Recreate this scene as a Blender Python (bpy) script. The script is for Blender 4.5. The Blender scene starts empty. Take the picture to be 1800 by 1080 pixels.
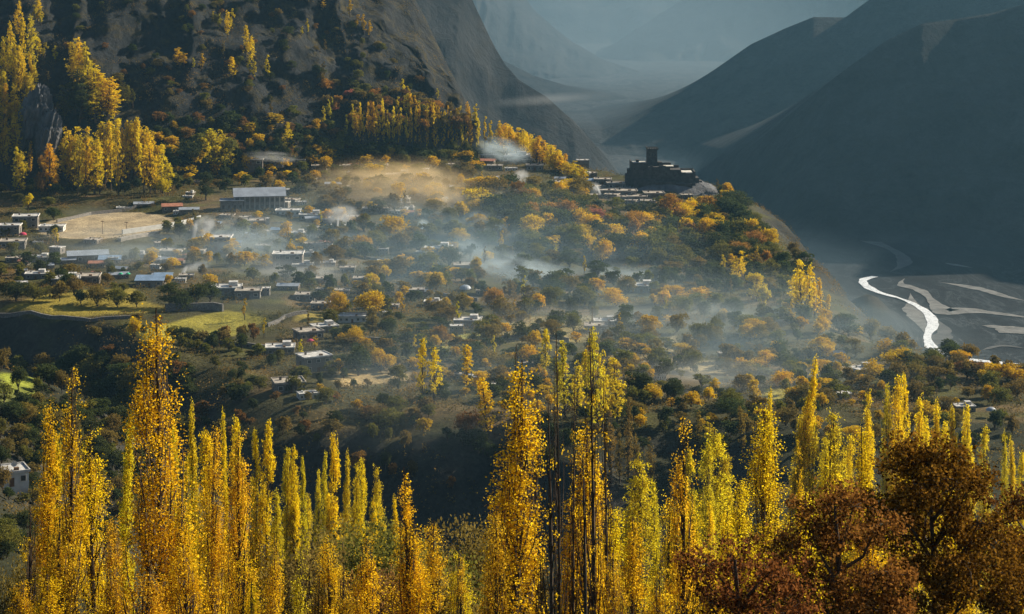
import bpy, math, random
import numpy as np
from mathutils import Vector, Matrix
from mathutils.bvhtree import BVHTree

R = math.radians
SC = bpy.context.scene
COL = SC.collection
FPX = 3480.0            # focal length in pixels of the 1800 px wide photograph
HOR = -100.0            # row of the eye level

# ------------------------------------------------------------------ camera
cam_d = bpy.data.cameras.new('camera')
cam = bpy.data.objects.new('camera', cam_d); COL.objects.link(cam)
cam_d.sensor_width = 36.0
cam_d.lens = FPX / 1800.0 * 36.0
cam.rotation_euler = (R(90), 0, 0)
cam_d.shift_y = -(540.0 - HOR) / 1800.0
cam_d.clip_start = 1.0
cam_d.clip_end = 20000.0
SC.camera = cam

# ------------------------------------------------------------------ light
SUN_AZ, SUN_EL = 60.0, 27.0       # azimuth clockwise from +Y, elevation
sdir = Vector((math.sin(R(SUN_AZ)) * math.cos(R(SUN_EL)), math.cos(R(SUN_AZ)) * math.cos(R(SUN_EL)), math.sin(R(SUN_EL))))
world = bpy.data.worlds.new("World"); SC.world = world
world.use_nodes = True
wn = world.node_tree; wn.nodes.clear()
wo = wn.nodes.new('ShaderNodeOutputWorld'); wb = wn.nodes.new('ShaderNodeBackground'); sk = wn.nodes.new('ShaderNodeTexSky')
sk.sky_type = 'NISHITA'; sk.sun_disc = False
sk.sun_elevation = R(SUN_EL); sk.sun_rotation = R(SUN_AZ)
wb.inputs['Strength'].default_value = 0.05
wn.links.new(sk.outputs[0], wb.inputs['Color']); wn.links.new(wb.outputs[0], wo.inputs['Surface'])
sl = bpy.data.lights.new('sun', 'SUN'); sl.energy = 5.0; sl.angle = R(0.5); sl.color = (1.0, 0.89, 0.70)
so = bpy.data.objects.new('sun', sl); COL.objects.link(so)
so.rotation_euler = sdir.to_track_quat('Z', 'Y').to_euler()
SC.view_settings.view_transform = 'Standard'
try: SC.view_settings.look = 'None'
except Exception: pass
SC.view_settings.gamma = 1.0
SC.view_settings.exposure = 1.0
HAZE_DENSITY = 0.62e-4
HAZE_COLOR = (0.19, 0.40, 0.58)

cy = SC.cycles
cy.use_denoising = True
try: cy.denoiser = 'OPENIMAGEDENOISE'
except Exception: pass
cy.max_bounces = 8; cy.diffuse_bounces = 4; cy.glossy_bounces = 1; cy.transmission_bounces = 5
cy.volume_bounces = 0; cy.transparent_max_bounces = 8
cy.caustics_reflective = False; cy.caustics_refractive = False
cy.use_adaptive_sampling = True; cy.adaptive_threshold = 0.015
cy.volume_step_rate = 1.0; cy.volume_max_steps = 128

rng = np.random.default_rng(7)
random.seed(7)

# ------------------------------------------------------------------ helpers
def W(px, py, Y):
    return Vector(((px - 900.0) / FPX * Y, Y, -(py - HOR) / FPX * Y))

def hash3(ix, iy, iz, seed):
    n = (ix.astype(np.int64) * 374761393 + iy.astype(np.int64) * 668265263 + iz.astype(np.int64) * 2147483647 + seed * 1274126177) & 0xffffffff
    n = ((n ^ (n >> 13)) * 1274126177) & 0xffffffff
    n = (n ^ (n >> 16)) & 0xffffffff
    return n / 4294967295.0

def vnoise(p, seed=0):
    p = np.asarray(p, float); i = np.floor(p).astype(np.int64); f = p - i; f = f * f * (3 - 2 * f)
    r = 0
    for dx in (0, 1):
        for dy in (0, 1):
            for dz in (0, 1):
                w = (f[..., 0] if dx else 1 - f[..., 0]) * (f[..., 1] if dy else 1 - f[..., 1]) * (f[..., 2] if dz else 1 - f[..., 2])
                r = r + w * hash3(i[..., 0] + dx, i[..., 1] + dy, i[..., 2] + dz, seed)
    return r * 2 - 1

def fbm(p, oct=4, seed=0, ridged=False):
    a, s, t = 1.0, 0.0, 0.0; p = np.asarray(p, float)
    for k in range(oct):
        n = vnoise(p * (2 ** k) + 17.3 * k, seed + k)
        if ridged: n = 1 - 2 * np.abs(n)
        s = s + a * n; t += a; a *= 0.5
    return s / t

def sstep(a, b, x):
    t = np.clip((x - a) / (b - a), 0, 1); return t * t * (3 - 2 * t)

def tag(o, label=None, cat=None, group=None, kind=None):
    if label: o['label'] = label
    if cat: o['category'] = cat
    if group: o['group'] = group
    if kind: o['kind'] = kind
    return o

def link(name, data, parent=None, loc=None):
    o = bpy.data.objects.new(name, data); COL.objects.link(o)
    if parent is not None: o.parent = parent
    if loc is not None: o.location = loc
    return o

def empty(name, loc=(0, 0, 0), rz=0):
    o = bpy.data.objects.new(name, None); COL.objects.link(o)
    o.location = loc; o.rotation_euler = (0, 0, rz); o.empty_display_size = 0.5
    return o

class QB:
    """collects quads in numpy arrays"""
    def __init__(s): s.V = []; s.F = []; s.M = []; s.n = 0
    def add(s, V, F, m=0):
        V = np.asarray(V, float).reshape(-1, 3); F = np.asarray(F, int).reshape(-1, 4)
        s.V.append(V); s.F.append(F + s.n); s.M.append(np.full(len(F), m, int)); s.n += len(V)
    def box(s, x0, x1, y0, y1, z0, z1, m=0):
        V = [(x0, y0, z0), (x1, y0, z0), (x1, y1, z0), (x0, y1, z0), (x0, y0, z1), (x1, y0, z1), (x1, y1, z1), (x0, y1, z1)]
        s.add(V, [(0, 3, 2, 1), (4, 5, 6, 7), (0, 1, 5, 4), (1, 2, 6, 5), (2, 3, 7, 6), (3, 0, 4, 7)], m)
    def tube(s, pts, rad, sides=4, m=0):
        pts = [Vector(p) for p in pts]; V = []
        for i, p in enumerate(pts):
            d = (pts[min(i + 1, len(pts) - 1)] - pts[max(i - 1, 0)])
            if d.length < 1e-6: d = Vector((0, 0, 1))
            d.normalize(); a = d.orthogonal().normalized() if abs(d.z) < 0.999 else Vector((1, 0, 0)); b = d.cross(a)
            a = b.cross(d).normalized()
            for k in range(sides):
                t = 2 * math.pi * k / sides
                V.append(p + (a * math.cos(t) + b * math.sin(t)) * rad[i])
        F = []
        for i in range(len(pts) - 1):
            for k in range(sides):
                k2 = (k + 1) % sides
                F.append((i * sides + k, i * sides + k2, (i + 1) * sides + k2, (i + 1) * sides + k))
        s.add([tuple(v) for v in V], F, m)
    def leaves(s, C, U, V, m=0):
        """diamond leaves: centre C, half axes U and V, arrays (n,3)"""
        n = len(C)
        P = np.empty((n, 4, 3)); P[:, 0] = C - U; P[:, 1] = C + V; P[:, 2] = C + U; P[:, 3] = C - V
        F = np.arange(n * 4).reshape(n, 4); s.add(P.reshape(-1, 3), F, m)
    def mesh(s, name, mats=(), smooth=False):
        V = np.concatenate(s.V); F = np.concatenate(s.F); Mi = np.concatenate(s.M)
        me = bpy.data.meshes.new(name)
        me.vertices.add(len(V)); me.vertices.foreach_set('co', V.astype(np.float32).ravel())
        me.loops.add(len(F) * 4); me.loops.foreach_set('vertex_index', F.astype(np.int32).ravel())
        me.polygons.add(len(F)); me.polygons.foreach_set('loop_start', np.arange(0, len(F) * 4, 4, dtype=np.int32))
        me.polygons.foreach_set('loop_total', np.full(len(F), 4, np.int32))
        me.polygons.foreach_set('material_index', Mi.astype(np.int32))
        me.polygons.foreach_set('use_smooth', np.full(len(F), smooth, bool))
        for m in mats: me.materials.append(m)
        me.update(calc_edges=True); me.validate()
        return me

# ------------------------------------------------------------------ materials
def newmat(name):
    m = bpy.data.materials.new(name); m.use_nodes = True; nt = m.node_tree; nt.nodes.clear()
    out = nt.nodes.new('ShaderNodeOutputMaterial'); return m, nt, out

def N(nt, t, **kw):
    n = nt.nodes.new(t)
    for k, v in kw.items():
        if k in n.inputs: n.inputs[k].default_value = v
        else: setattr(n, k, v)
    return n

def ramp(nt, fac, stops):
    r = nt.nodes.new('ShaderNodeValToRGB'); e = r.color_ramp.elements
    while len(e) < len(stops): e.new(0.5)
    for i, (p, c) in enumerate(stops): e[i].position = p; e[i].color = (*c, 1) if len(c) == 3 else c
    nt.links.new(fac, r.inputs[0]); return r.outputs[0]

def mixc(nt, a, b, f, mode='MIX'):
    m = nt.nodes.new('ShaderNodeMix'); m.data_type = 'RGBA'; m.blend_type = mode
    for s, v in ((m.inputs[0], f), (m.inputs[6], a), (m.inputs[7], b)):
        if hasattr(v, 'is_linked') or isinstance(v, bpy.types.NodeSocket): nt.links.new(v, s)
        else: s.default_value = v if isinstance(v, float) else (*v, 1)
    return m.outputs[2]

def plain(name, c, rough=0.9, var=0.25, scale=0.6, spec=0.2, bump=0.0):
    """matt surface with patchy wear in its colour"""
    m, nt, out = newmat(name)
    b = N(nt, 'ShaderNodeBsdfPrincipled', Roughness=rough); b.inputs['Specular IOR Level'].default_value = spec
    tc = N(nt, 'ShaderNodeTexCoord'); no = N(nt, 'ShaderNodeTexNoise', Scale=scale, Detail=6.0, Roughness=0.65)
    nt.links.new(tc.outputs['Object'], no.inputs['Vector'])
    lo = tuple(x * (1 - var) for x in c); hi = tuple(min(1, x * (1 + var)) for x in c)
    col = ramp(nt, no.outputs[0], [(0.35, lo), (0.65, hi)])
    nt.links.new(col, b.inputs['Base Color'])
    if bump:
        bp = N(nt, 'ShaderNodeBump', Strength=bump, Distance=0.3); nt.links.new(no.outputs[0], bp.inputs['Height']); nt.links.new(bp.outputs[0], b.inputs['Normal'])
    nt.links.new(b.outputs[0], out.inputs['Surface']); return m

def leafmat(name, trans=0.5, var=0.35, darkshift=(0.42, 0.42, 0.5), attr=None):
    """thin leaf: colour from the tree's own object colour, each leaf its own shade"""
    m, nt, out = newmat(name)
    oi = N(nt, 'ShaderNodeObjectInfo') if not attr else N(nt, 'ShaderNodeAttribute', attribute_name=attr); g = N(nt, 'ShaderNodeNewGeometry')
    dark = mixc(nt, oi.outputs['Color'], darkshift, 1.0, 'MULTIPLY')
    c = mixc(nt, dark, oi.outputs['Color'], g.outputs['Random Per Island'])
    d = N(nt, 'ShaderNodeBsdfDiffuse'); t = N(nt, 'ShaderNodeBsdfTranslucent'); mx = N(nt, 'ShaderNodeMixShader')
    mx.inputs[0].default_value = trans
    nt.links.new(c, d.inputs['Color']); nt.links.new(c, t.inputs['Color'])
    nt.links.new(d.outputs[0], mx.inputs[1]); nt.links.new(t.outputs[0], mx.inputs[2]); nt.links.new(mx.outputs[0], out.inputs['Surface'])
    return m

LEAF = leafmat('autumn_leaf', trans=0.42)
LEAF_MASS = leafmat('mass_leaf', trans=0.42, attr='tint')
LEAF_THIN = leafmat('thin_poplar_leaf', trans=0.66, darkshift=(0.66, 0.56, 0.3))
BARK = plain('bark', (0.07, 0.05, 0.035), var=0.4, scale=3)
BARK_PALE = plain('pale_bark', (0.16, 0.13, 0.09), var=0.4, scale=2)
MUD = plain('mud_wall', (0.15, 0.125, 0.10), scale=0.9, var=0.4)
PLASTER = plain('white_plaster', (0.50, 0.50, 0.48), scale=0.4, var=0.15)
PINKW = plain('pink_plaster', (0.42, 0.20, 0.20), scale=0.4, var=0.15)
STONE = plain('stone_wall', (0.16, 0.15, 0.14), scale=1.6, var=0.45, bump=0.5)
BRICKM = plain('block_wall', (0.19, 0.17, 0.15), scale=2.0, var=0.3)
ROOFC = plain('concrete_roof', (0.47, 0.455, 0.43), scale=0.6, var=0.45)
ROOFM = plain('earth_roof', (0.34, 0.30, 0.25), scale=0.6, var=0.4)
METAL = plain('metal_roof', (0.30, 0.33, 0.37), rough=0.45, scale=0.25, var=0.2, spec=0.6)
METALB = plain('blue_metal_roof', (0.22, 0.31, 0.43), rough=0.45, scale=0.25, var=0.2, spec=0.6)
RUST = plain('rusty_roof', (0.36, 0.15, 0.09), scale=0.5, var=0.3)
GLASS = plain('dark_window', (0.03, 0.035, 0.04), rough=0.15, spec=0.6)
WOOD = plain('brown_wood', (0.14, 0.08, 0.045))
TRIM = plain('pale_trim', (0.55, 0.52, 0.46))
RED = plain('red_cloth', (0.45, 0.05, 0.10), var=0.15)
GREEN = plain('green_sheet', (0.04, 0.45, 0.22), var=0.15)
FORTM = plain('fort_wall', (0.06, 0.054, 0.05), scale=0.5, var=0.4, bump=0.3)
FORTL = plain('fort_roof', (0.55, 0.52, 0.46), scale=0.4)

# ------------------------------------------------------------------ ground
def rbf(pts, smooth=1.0):
    P = np.array([(p[0], p[1]) for p in pts], float); z = np.array([p[2] for p in pts], float)
    s = 200.0; P = P / s
    def K(A, B):
        r2 = ((A[:, None, :] - B[None]) ** 2).sum(-1) + 1e-9; return 0.5 * r2 * np.log(r2)
    n = len(P); A = np.zeros((n + 3, n + 3)); A[:n, :n] = K(P, P) + np.eye(n) * smooth * 0.01
    A[:n, n] = 1; A[:n, n + 1:] = P; A[n, :n] = 1; A[n + 1:, :n] = P.T
    w = np.linalg.solve(A, np.concatenate([z, [0, 0, 0]]))
    def f(X, Y):
        Q = np.stack([X.ravel(), Y.ravel()], -1) / s; o = np.empty(len(Q))
        for k in range(0, len(Q), 40000):
            q = Q[k:k + 40000]; o[k:k + 40000] = K(q, P) @ w[:n] + w[n] + q @ w[n + 1:]
        return o.reshape(X.shape)
    return f

TOP = [(1800,652,680),(0,345,1080),(150,345,1080),(300,340,1080),(450,320,1130),(600,300,1180),(800,290,1200),(950,300,1190),(1030,322,1180),
       (1100,332,1165),(1200,328,1160),(1165,350,1130),(1260,338,1160),(0,400,990),(300,400,990),(600,400,1010),(800,400,1020),(1000,375,1075),
       (1200,385,1075),(1300,395,1070),(1000,440,1000),(1150,455,985),(1300,455,975),(0,530,790),(200,545,780),(400,530,800),
       (600,500,860),(800,500,870),(1000,510,890),(1200,515,885),(1400,510,870),(330,590,740),(450,640,690),(600,620,700),
       (800,600,730),(1000,600,740),(1200,600,750),(1400,600,750),(1600,616,720),(600,700,620),(800,690,640),
       (1000,700,630),(1200,700,640),(1400,700,640),(1600,730,610),(1800,760,590),(-300,500,820),(-300,400,1000),(2000,700,630)]
topf = rbf([(W(*p).x, W(*p).y, W(*p).z) for p in TOP] + [(-500,1500,-110),(-500,900,-130),(0,1500,-130),(200,1500,-150),(400,900,-150)], 3)
LOW = [(0,-60,4),(0,0,-16),(0,60,-34),(0,100,-46),(0,200,-77),(0,300,-107),(-60,100,-44),(60,100,-46),(-90,200,-74),(90,200,-76),
       (-120,300,-98),(120,300,-106),(-120,400,-110),(60,420,-130),(120,430,-131),(80,520,-141),(150,520,-139),(200,520,-138),
       (0,400,-138),(-60,400,-130),(-50,480,-168),(0,480,-166),(-50,560,-178),(0,560,-176),(-90,620,-180),(-140,480,-121),
       (-155,600,-134),(-120,560,-128),(-190,600,-130),(-160,690,-178),(-230,700,-178),(-100,520,-150),(40,560,-168),(100,600,-165),(300,500,-140),(-400,500,-110),(-300,200,-70),(300,200,-70),(-400,750,-150)]
lowf = rbf(LOW, 1)
def rw(px, Y): return ((px - 900) / FPX * Y, Y)
RIM = [rw(-700, 800), rw(0, 790), rw(230, 762), rw(300, 716), rw(450, 672), rw(560, 622), rw(720, 622), rw(850, 608), rw(1000, 598), rw(1200, 619),
       rw(1350, 604), rw(1500, 594), rw(1700, 576), rw(1850, 567), rw(1960, 626), rw(1800, 680), rw(1600, 722), rw(1450, 760), rw(1400, 840),
       rw(1350, 950), rw(1300, 1070), rw(1268, 1160), rw(1230, 1195), rw(1100, 1212), rw(1035, 1220), rw(960, 1260), rw(830, 1340), (-120, 1700), (-900, 1700)]
def sdf(X, Y, poly):
    P = np.stack([X.ravel(), Y.ravel()], -1); d = np.full(len(P), 1e9); ins = np.zeros(len(P), bool)
    n = len(poly)
    for i in range(n):
        a = np.array(poly[i], float); b = np.array(poly[(i + 1) % n], float); e = b - a
        t = np.clip(((P - a) @ e) / (e @ e), 0, 1); d = np.minimum(d, np.hypot(*(P - a - t[:, None] * e).T))
        c = ((a[1] > P[:, 1]) != (b[1] > P[:, 1]))
        xi = a[0] + (P[:, 1] - a[1]) * e[0] / (e[1] if abs(e[1]) > 1e-9 else 1e-9)
        ins ^= c & (P[:, 0] < xi)
    return np.where(ins, d, -d).reshape(X.shape)

FLOOR = -300.0
def height(X, Y):
    X = np.asarray(X, float); Y = np.asarray(Y, float)
    Z0 = np.zeros_like(X); P = np.stack([X, Y, Z0], -1)
    T = topf(np.clip(X, -500, 400), np.clip(Y, 500, 1500))
    T = T + 1.6 * fbm(P / 60, 3, 3)
    # terraces cut into the plateau
    st = 2.6; q = (T + 1.2 * fbm(P / 35, 2, 9)) / st; f = q - np.floor(q)
    flat = (np.floor(q) + sstep(0.72, 0.95, f)) * st
    play = ((X + 205) / 36) ** 2 + ((Y - 1000) / 50) ** 2
    T = T * 0.25 + flat * 0.75
    T = T + (-142.5 - T) * sstep(1.6, 1.0, play)
    d = sdf(X, Y, RIM) + 9 * fbm(P / 45, 3, 21)
    wid = 52 + 60 * sstep(80, 160, X)
    S = sstep(-1, 0, d / wid)
    L = lowf(np.clip(X, -420, 320), np.clip(Y, -60, 760))
    v = np.maximum(sstep(0, 70, X - np.interp(Y, [560, 700], [230, 140])), sstep(1180, 1260, Y)) * sstep(560, 660, Y)
    hum = 20 * np.exp(-(((X - 284) / 17) ** 2 + ((Y - 1560) / 60) ** 2)) + 10 * np.exp(-(((X - 262) / 24) ** 2 + ((Y - 1500) / 80) ** 2))
    V = FLOOR + hum + 0.5 * fbm(P / 40, 3, 5) * sstep(0, 5, hum) + 6 * np.maximum(0, fbm(P / 160, 4, 15) - 0.05) * sstep(1900, 2300, Y)
    L = L + 1.5 * fbm(P / 30, 3, 31) * (1 - v)
    L = L * (1 - v) + V * v
    z = L + (T - L) * S
    wall = 4 * S * (1 - S)
    z = z + wall * 9 * fbm(np.stack([X / 38, Y / 60, z / 90], -1), 5, 41, True)
    z = z + 1.3 * wall * fbm(P / 7, 3, 44)
    k = np.exp(-(((X - 92) / 30) ** 2 + ((Y - 1172) / 24) ** 2)); z = z + 3.0 * k
    return z

def axis(segs):
    out = []
    for a, b, s in segs: out += list(np.arange(a, b, s))
    out.append(segs[-1][1]); return np.array(out)
gx = axis([(-5000, -1500, 500), (-1500, -420, 60), (-420, -300, 12), (-300, 210, 2.3), (210, 420, 6), (420, 1500, 40), (1500, 5000, 400)])
gy = axis([(-200, 0, 25), (0, 340, 6), (340, 1240, 2.4), (1240, 1900, 14), (1900, 4000, 70), (4000, 9400, 400)])
GX, GY = np.meshgrid(gx, gy)
GZ = height(GX, GY)
nY, nX = GX.shape
qi = (np.arange(nY - 1)[:, None] * nX + np.arange(nX - 1)[None]).ravel()
g = QB(); g.add(np.stack([GX, GY, GZ], -1).reshape(-1, 3), np.stack([qi, qi + 1, qi + nX + 1, qi + nX], -1))

def inpoly(px, py, poly):
    return sdf(px, py, poly)

def ground_material():
    m, nt, out = newmat('ground_surface')
    b = N(nt, 'ShaderNodeBsdfPrincipled', Roughness=0.95); b.inputs['Specular IOR Level'].default_value = 0.1
    at = N(nt, 'ShaderNodeAttribute'); at.attribute_name = 'soil'
    geo = N(nt, 'ShaderNodeNewGeometry')
    n1 = N(nt, 'ShaderNodeTexNoise', Scale=0.09, Detail=8.0, Roughness=0.7); nt.links.new(geo.outputs['Position'], n1.inputs['Vector'])
    n2 = N(nt, 'ShaderNodeTexNoise', Scale=0.7, Detail=6.0, Roughness=0.7); nt.links.new(geo.outputs['Position'], n2.inputs['Vector'])
    v1 = ramp(nt, n1.outputs[0], [(0.3, (0.55, 0.55, 0.55)), (0.7, (1.4, 1.35, 1.25))])
    v2 = ramp(nt, n2.outputs[0], [(0.3, (0.6, 0.6, 0.62)), (0.7, (1.35, 1.35, 1.3))])
    c = mixc(nt, at.outputs['Color'], v1, 1.0, 'MULTIPLY'); c = mixc(nt, c, v2, 1.0, 'MULTIPLY')
    mp = N(nt, 'ShaderNodeMapping'); mp.inputs['Scale'].default_value = (0.022, 0.007, 1); mp.inputs['Rotation'].default_value = (0, 0, 0.35); nt.links.new(geo.outputs['Position'], mp.inputs['Vector'])
    n3 = N(nt, 'ShaderNodeTexNoise', Scale=1.0, Detail=7.0, Roughness=0.62, Distortion=1.6); nt.links.new(mp.outputs[0], n3.inputs['Vector'])
    braid = ramp(nt, n3.outputs[0], [(0.40, (0.6, 0.6, 0.62)), (0.50, (1.0, 1.0, 1.0)), (0.53, (2.6, 2.5, 2.35)), (0.56, (0.8, 0.8, 0.8)), (0.66, (1.7, 1.65, 1.55))])
    sx = N(nt, 'ShaderNodeSeparateXYZ'); nt.links.new(geo.outputs['Position'], sx.inputs[0]); mr = N(nt, 'ShaderNodeMapRange'); mr.inputs['From Min'].default_value = -285; mr.inputs['From Max'].default_value = -297
    nt.links.new(sx.outputs['Z'], mr.inputs['Value']); c = mixc(nt, c, mixc(nt, c, braid, 1.0, 'MULTIPLY'), mr.outputs[0])
    bp = N(nt, 'ShaderNodeBump', Strength=0.6, Distance=1.2); nt.links.new(n2.outputs[0], bp.inputs['Height'])
    nt.links.new(bp.outputs[0], b.inputs['Normal'])
    nt.links.new(c, b.inputs['Base Color']); nt.links.new(b.outputs[0], out.inputs['Surface']); return m
gm = g.mesh('ground', [ground_material()], smooth=True)
# soil colours of the ground, plus shade painted on the valley floor
PX = 900 + FPX * GX / np.maximum(GY, 1); PY = HOR - FPX * GZ / np.maximum(GY, 1)
gzy, gzx = np.gradient(GZ, gy, gx)
slope = np.hypot(gzx, gzy)
PP = np.stack([GX, GY, GX * 0], -1)
n1 = fbm(PP / 28, 3, 61); n2 = fbm(PP / 12, 3, 67)
col = np.zeros((nY, nX, 3)) + np.array((0.06, 0.055, 0.022))
def blend(mask, c):
    global col
    mask = np.clip(mask, 0, 1)[..., None]; col = col * (1 - mask) + np.array(c) * mask
blend(sstep(0.0, 0.5, n1), (0.13, 0.09, 0.04)); blend(sstep(0.05, 0.4, n2) * 0.7, (0.08, 0.08, 0.02))
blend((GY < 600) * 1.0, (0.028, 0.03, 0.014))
FIELDS = [([(70, 518), (230, 505), (255, 528), (300, 545), (120, 560), (0, 556), (0, 540)], (0.25, 0.20, 0.035)),
          ([(240, 582), (390, 545), (470, 560), (420, 590), (250, 602)], (0.26, 0.23, 0.04)),
          ([(575, 655), (720, 640), (720, 670), (600, 680)], (0.36, 0.27, 0.13)),
          ([(515, 548), (590, 548), (585, 566), (520, 566)], (0.30, 0.24, 0.06)),
          ([(712, 458), (742, 456), (745, 470), (715, 472)], (0.35, 0.42, 0.03)),
          ([(0, 655), (60, 660), (62, 700), (0, 720)], (0.20, 0.23, 0.03)),
          ([(1340, 682), (1450, 680), (1455, 705), (1340, 706)], (0.36, 0.32, 0.07)),
          ([(1440, 635), (1500, 640), (1515, 665), (1470, 662)], (0.36, 0.28, 0.17)),
          ([(1575, 598), (1640, 610), (1660, 640), (1600, 625)], (0.26, 0.26, 0.07)),
          ([(900, 560), (1040, 555), (1040, 600), (860, 600)], (0.27, 0.22, 0.09)),
          ([(1100, 600), (1190, 590), (1200, 620), (1090, 625)], (0.36, 0.30, 0.16)),
          ([(760, 600), (850, 580), (850, 600), (760, 620)], (0.28, 0.27, 0.07)),
          ([(1070, 620), (1300, 640), (1320, 660), (1080, 650)], (0.30, 0.24, 0.12))]
for poly, c in FIELDS:
    blend(sstep(-2, 2, sdf(PX, PY, poly) + 3 * n2) * (GY > 400) * (GY < 1250) * (GX < 200), c)
# bare rock where steep, gravel on the valley floor, trodden earth on the playing ground
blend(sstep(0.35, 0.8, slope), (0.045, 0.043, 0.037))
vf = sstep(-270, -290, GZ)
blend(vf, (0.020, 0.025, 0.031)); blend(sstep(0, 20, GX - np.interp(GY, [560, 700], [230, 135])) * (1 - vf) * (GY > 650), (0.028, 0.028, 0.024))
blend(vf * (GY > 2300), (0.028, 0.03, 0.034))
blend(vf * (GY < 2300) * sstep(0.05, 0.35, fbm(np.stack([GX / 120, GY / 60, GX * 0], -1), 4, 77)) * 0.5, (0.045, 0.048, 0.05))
blend(vf * sstep(1560, 1880, GY + 90 * fbm(np.stack([GX / 90, GY / 90, GX * 0], -1), 3, 88)) * (GY < 2350), (0.008, 0.010, 0.013))  # mountain foot's shade painted into the floor colour, darkening towards it
blend((((GX + 205) / 31) ** 2 + ((GY - 1000) / 44) ** 2 < 1.15) * 1.0, (0.36, 0.29, 0.19))
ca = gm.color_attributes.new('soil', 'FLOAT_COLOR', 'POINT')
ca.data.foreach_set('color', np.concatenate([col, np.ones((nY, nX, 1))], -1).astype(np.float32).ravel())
tag(link('ground', gm), kind='structure')
del PP

# ------------------------------------------------------------------ mountains
def rock_material(name, c1, c2, scale=0.02, scrub=(0.10, 0.08, 0.03), amt=0.5):
    m, nt, out = newmat(name)
    b = N(nt, 'ShaderNodeBsdfPrincipled', Roughness=0.95); b.inputs['Specular IOR Level'].default_value = 0.1
    geo = N(nt, 'ShaderNodeNewGeometry'); mp = N(nt, 'ShaderNodeMapping'); mp.inputs['Scale'].default_value = (1, 1, 0.45)
    nt.links.new(geo.outputs['Position'], mp.inputs['Vector'])
    n1 = N(nt, 'ShaderNodeTexNoise', Scale=scale, Detail=12.0, Roughness=0.72, Distortion=0.15); nt.links.new(mp.outputs[0], n1.inputs['Vector'])
    n2 = N(nt, 'ShaderNodeTexNoise', Scale=scale * 2.3, Detail=10.0, Roughness=0.75); nt.links.new(geo.outputs['Position'], n2.inputs['Vector'])
    c = ramp(nt, n1.outputs[0], [(0.33, c1), (0.68, c2)])
    f = ramp(nt, n2.outputs[0], [(0.5, (0, 0, 0)), (0.62, (amt, amt, amt))])
    c = mixc(nt, c, scrub, f)
    bp0 = N(nt, 'ShaderNodeBump', Strength=0.6, Distance=(0.10 / scale)); nt.links.new(n2.outputs[0], bp0.inputs['Height'])
    bp = N(nt, 'ShaderNodeBump', Strength=1.0, Distance=(0.28 / scale)); nt.links.new(n1.outputs[0], bp.inputs['Height']); nt.links.new(bp0.outputs[0], bp.inputs['Normal'])

    nt.links.new(bp.outputs[0], b.inputs['Normal']); nt.links.new(c, b.inputs['Base Color']); nt.links.new(b.outputs[0], out.inputs['Surface']); return m

def resample(pts, n):
    P = np.array(pts, float); x = P[:, 0]; t = np.linspace(x[0], x[-1], n)
    return np.stack([t] + [np.interp(t, x, P[:, k]) for k in range(1, P.shape[1])], -1)

ROCKS = []
def mountain(name, sil, base, mat, nc=200, nr=90, amp=14, fscale=90, seed=0, back=500, curve=1.0, edge=0.15, vx=1.0):
    A = resample(base, nc); B = resample(sil, nc)
    A = np.stack([(A[:, 0] - 900) / FPX * A[:, 2], A[:, 2], -(A[:, 1] - HOR) / FPX * A[:, 2]], -1)
    B = np.stack([(B[:, 0] - 900) / FPX * B[:, 2], B[:, 2], -(B[:, 1] - HOR) / FPX * B[:, 2]], -1)
    if back > 400: A[:, 1] -= 45 * np.abs(fbm(np.stack([A[:, 0] / 90, A[:, 0] * 0 + seed, A[:, 0] * 0], -1), 4, seed)) * np.clip(np.arange(nc) / 20, 0, 1)
    if back > 400: curve = 1.45
    rows = [A + np.array([0, 0, -60.0])]
    ts = np.linspace(0, 1, nr)
    for t in ts:
        P = A * (1 - t) + B * t
        P[:, 2] = A[:, 2] + (B[:, 2] - A[:, 2]) * (t ** curve)
        w = amp * (math.sin(math.pi * min(1, t * 0.97 + 0.03)) * (1 - edge) + edge)
        Q = P / fscale
        Q[:, 0] *= vx
        d = fbm(Q, 6, seed, True); e = fbm(P / (fscale * 0.35), 4, seed + 9)
        ii = np.arange(nc) / nc * 26 + seed
        gul = fbm(np.stack([ii + 0.5 * t, ii * 0 + t * 1.6, ii * 0], -1), 4, seed + 30, True)
        P[:, 1] -= w * d + 0.45 * w * gul * min(1, 4 * t) * min(1, 3 * (1 - t)); P[:, 0] += 0.35 * w * e
        P[:, 2] += 0.35 * w * e * (1 if t < 1 else 0.3)
        rows.append(P)
    for k in (0.3, 1.0):
        P = rows[nr].copy(); P[:, 1] += back * k; P[:, 2] = P[:, 2] * (1 - k) + (FLOOR - 10) * k; rows.append(P)
    V = np.stack(rows, 0); n0, n1_ = V.shape[:2]
    qi = (np.arange(n0 - 1)[:, None] * n1_ + np.arange(n1_ - 1)[None]).ravel()
    q = QB(); q.add(V.reshape(-1, 3), np.stack([qi, qi + 1, qi + n1_ + 1, qi + n1_], -1))
    me = q.mesh(name, [mat], smooth=True); o = link(name, me); tag(o, kind='structure'); ROCKS.append(me); return o

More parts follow.
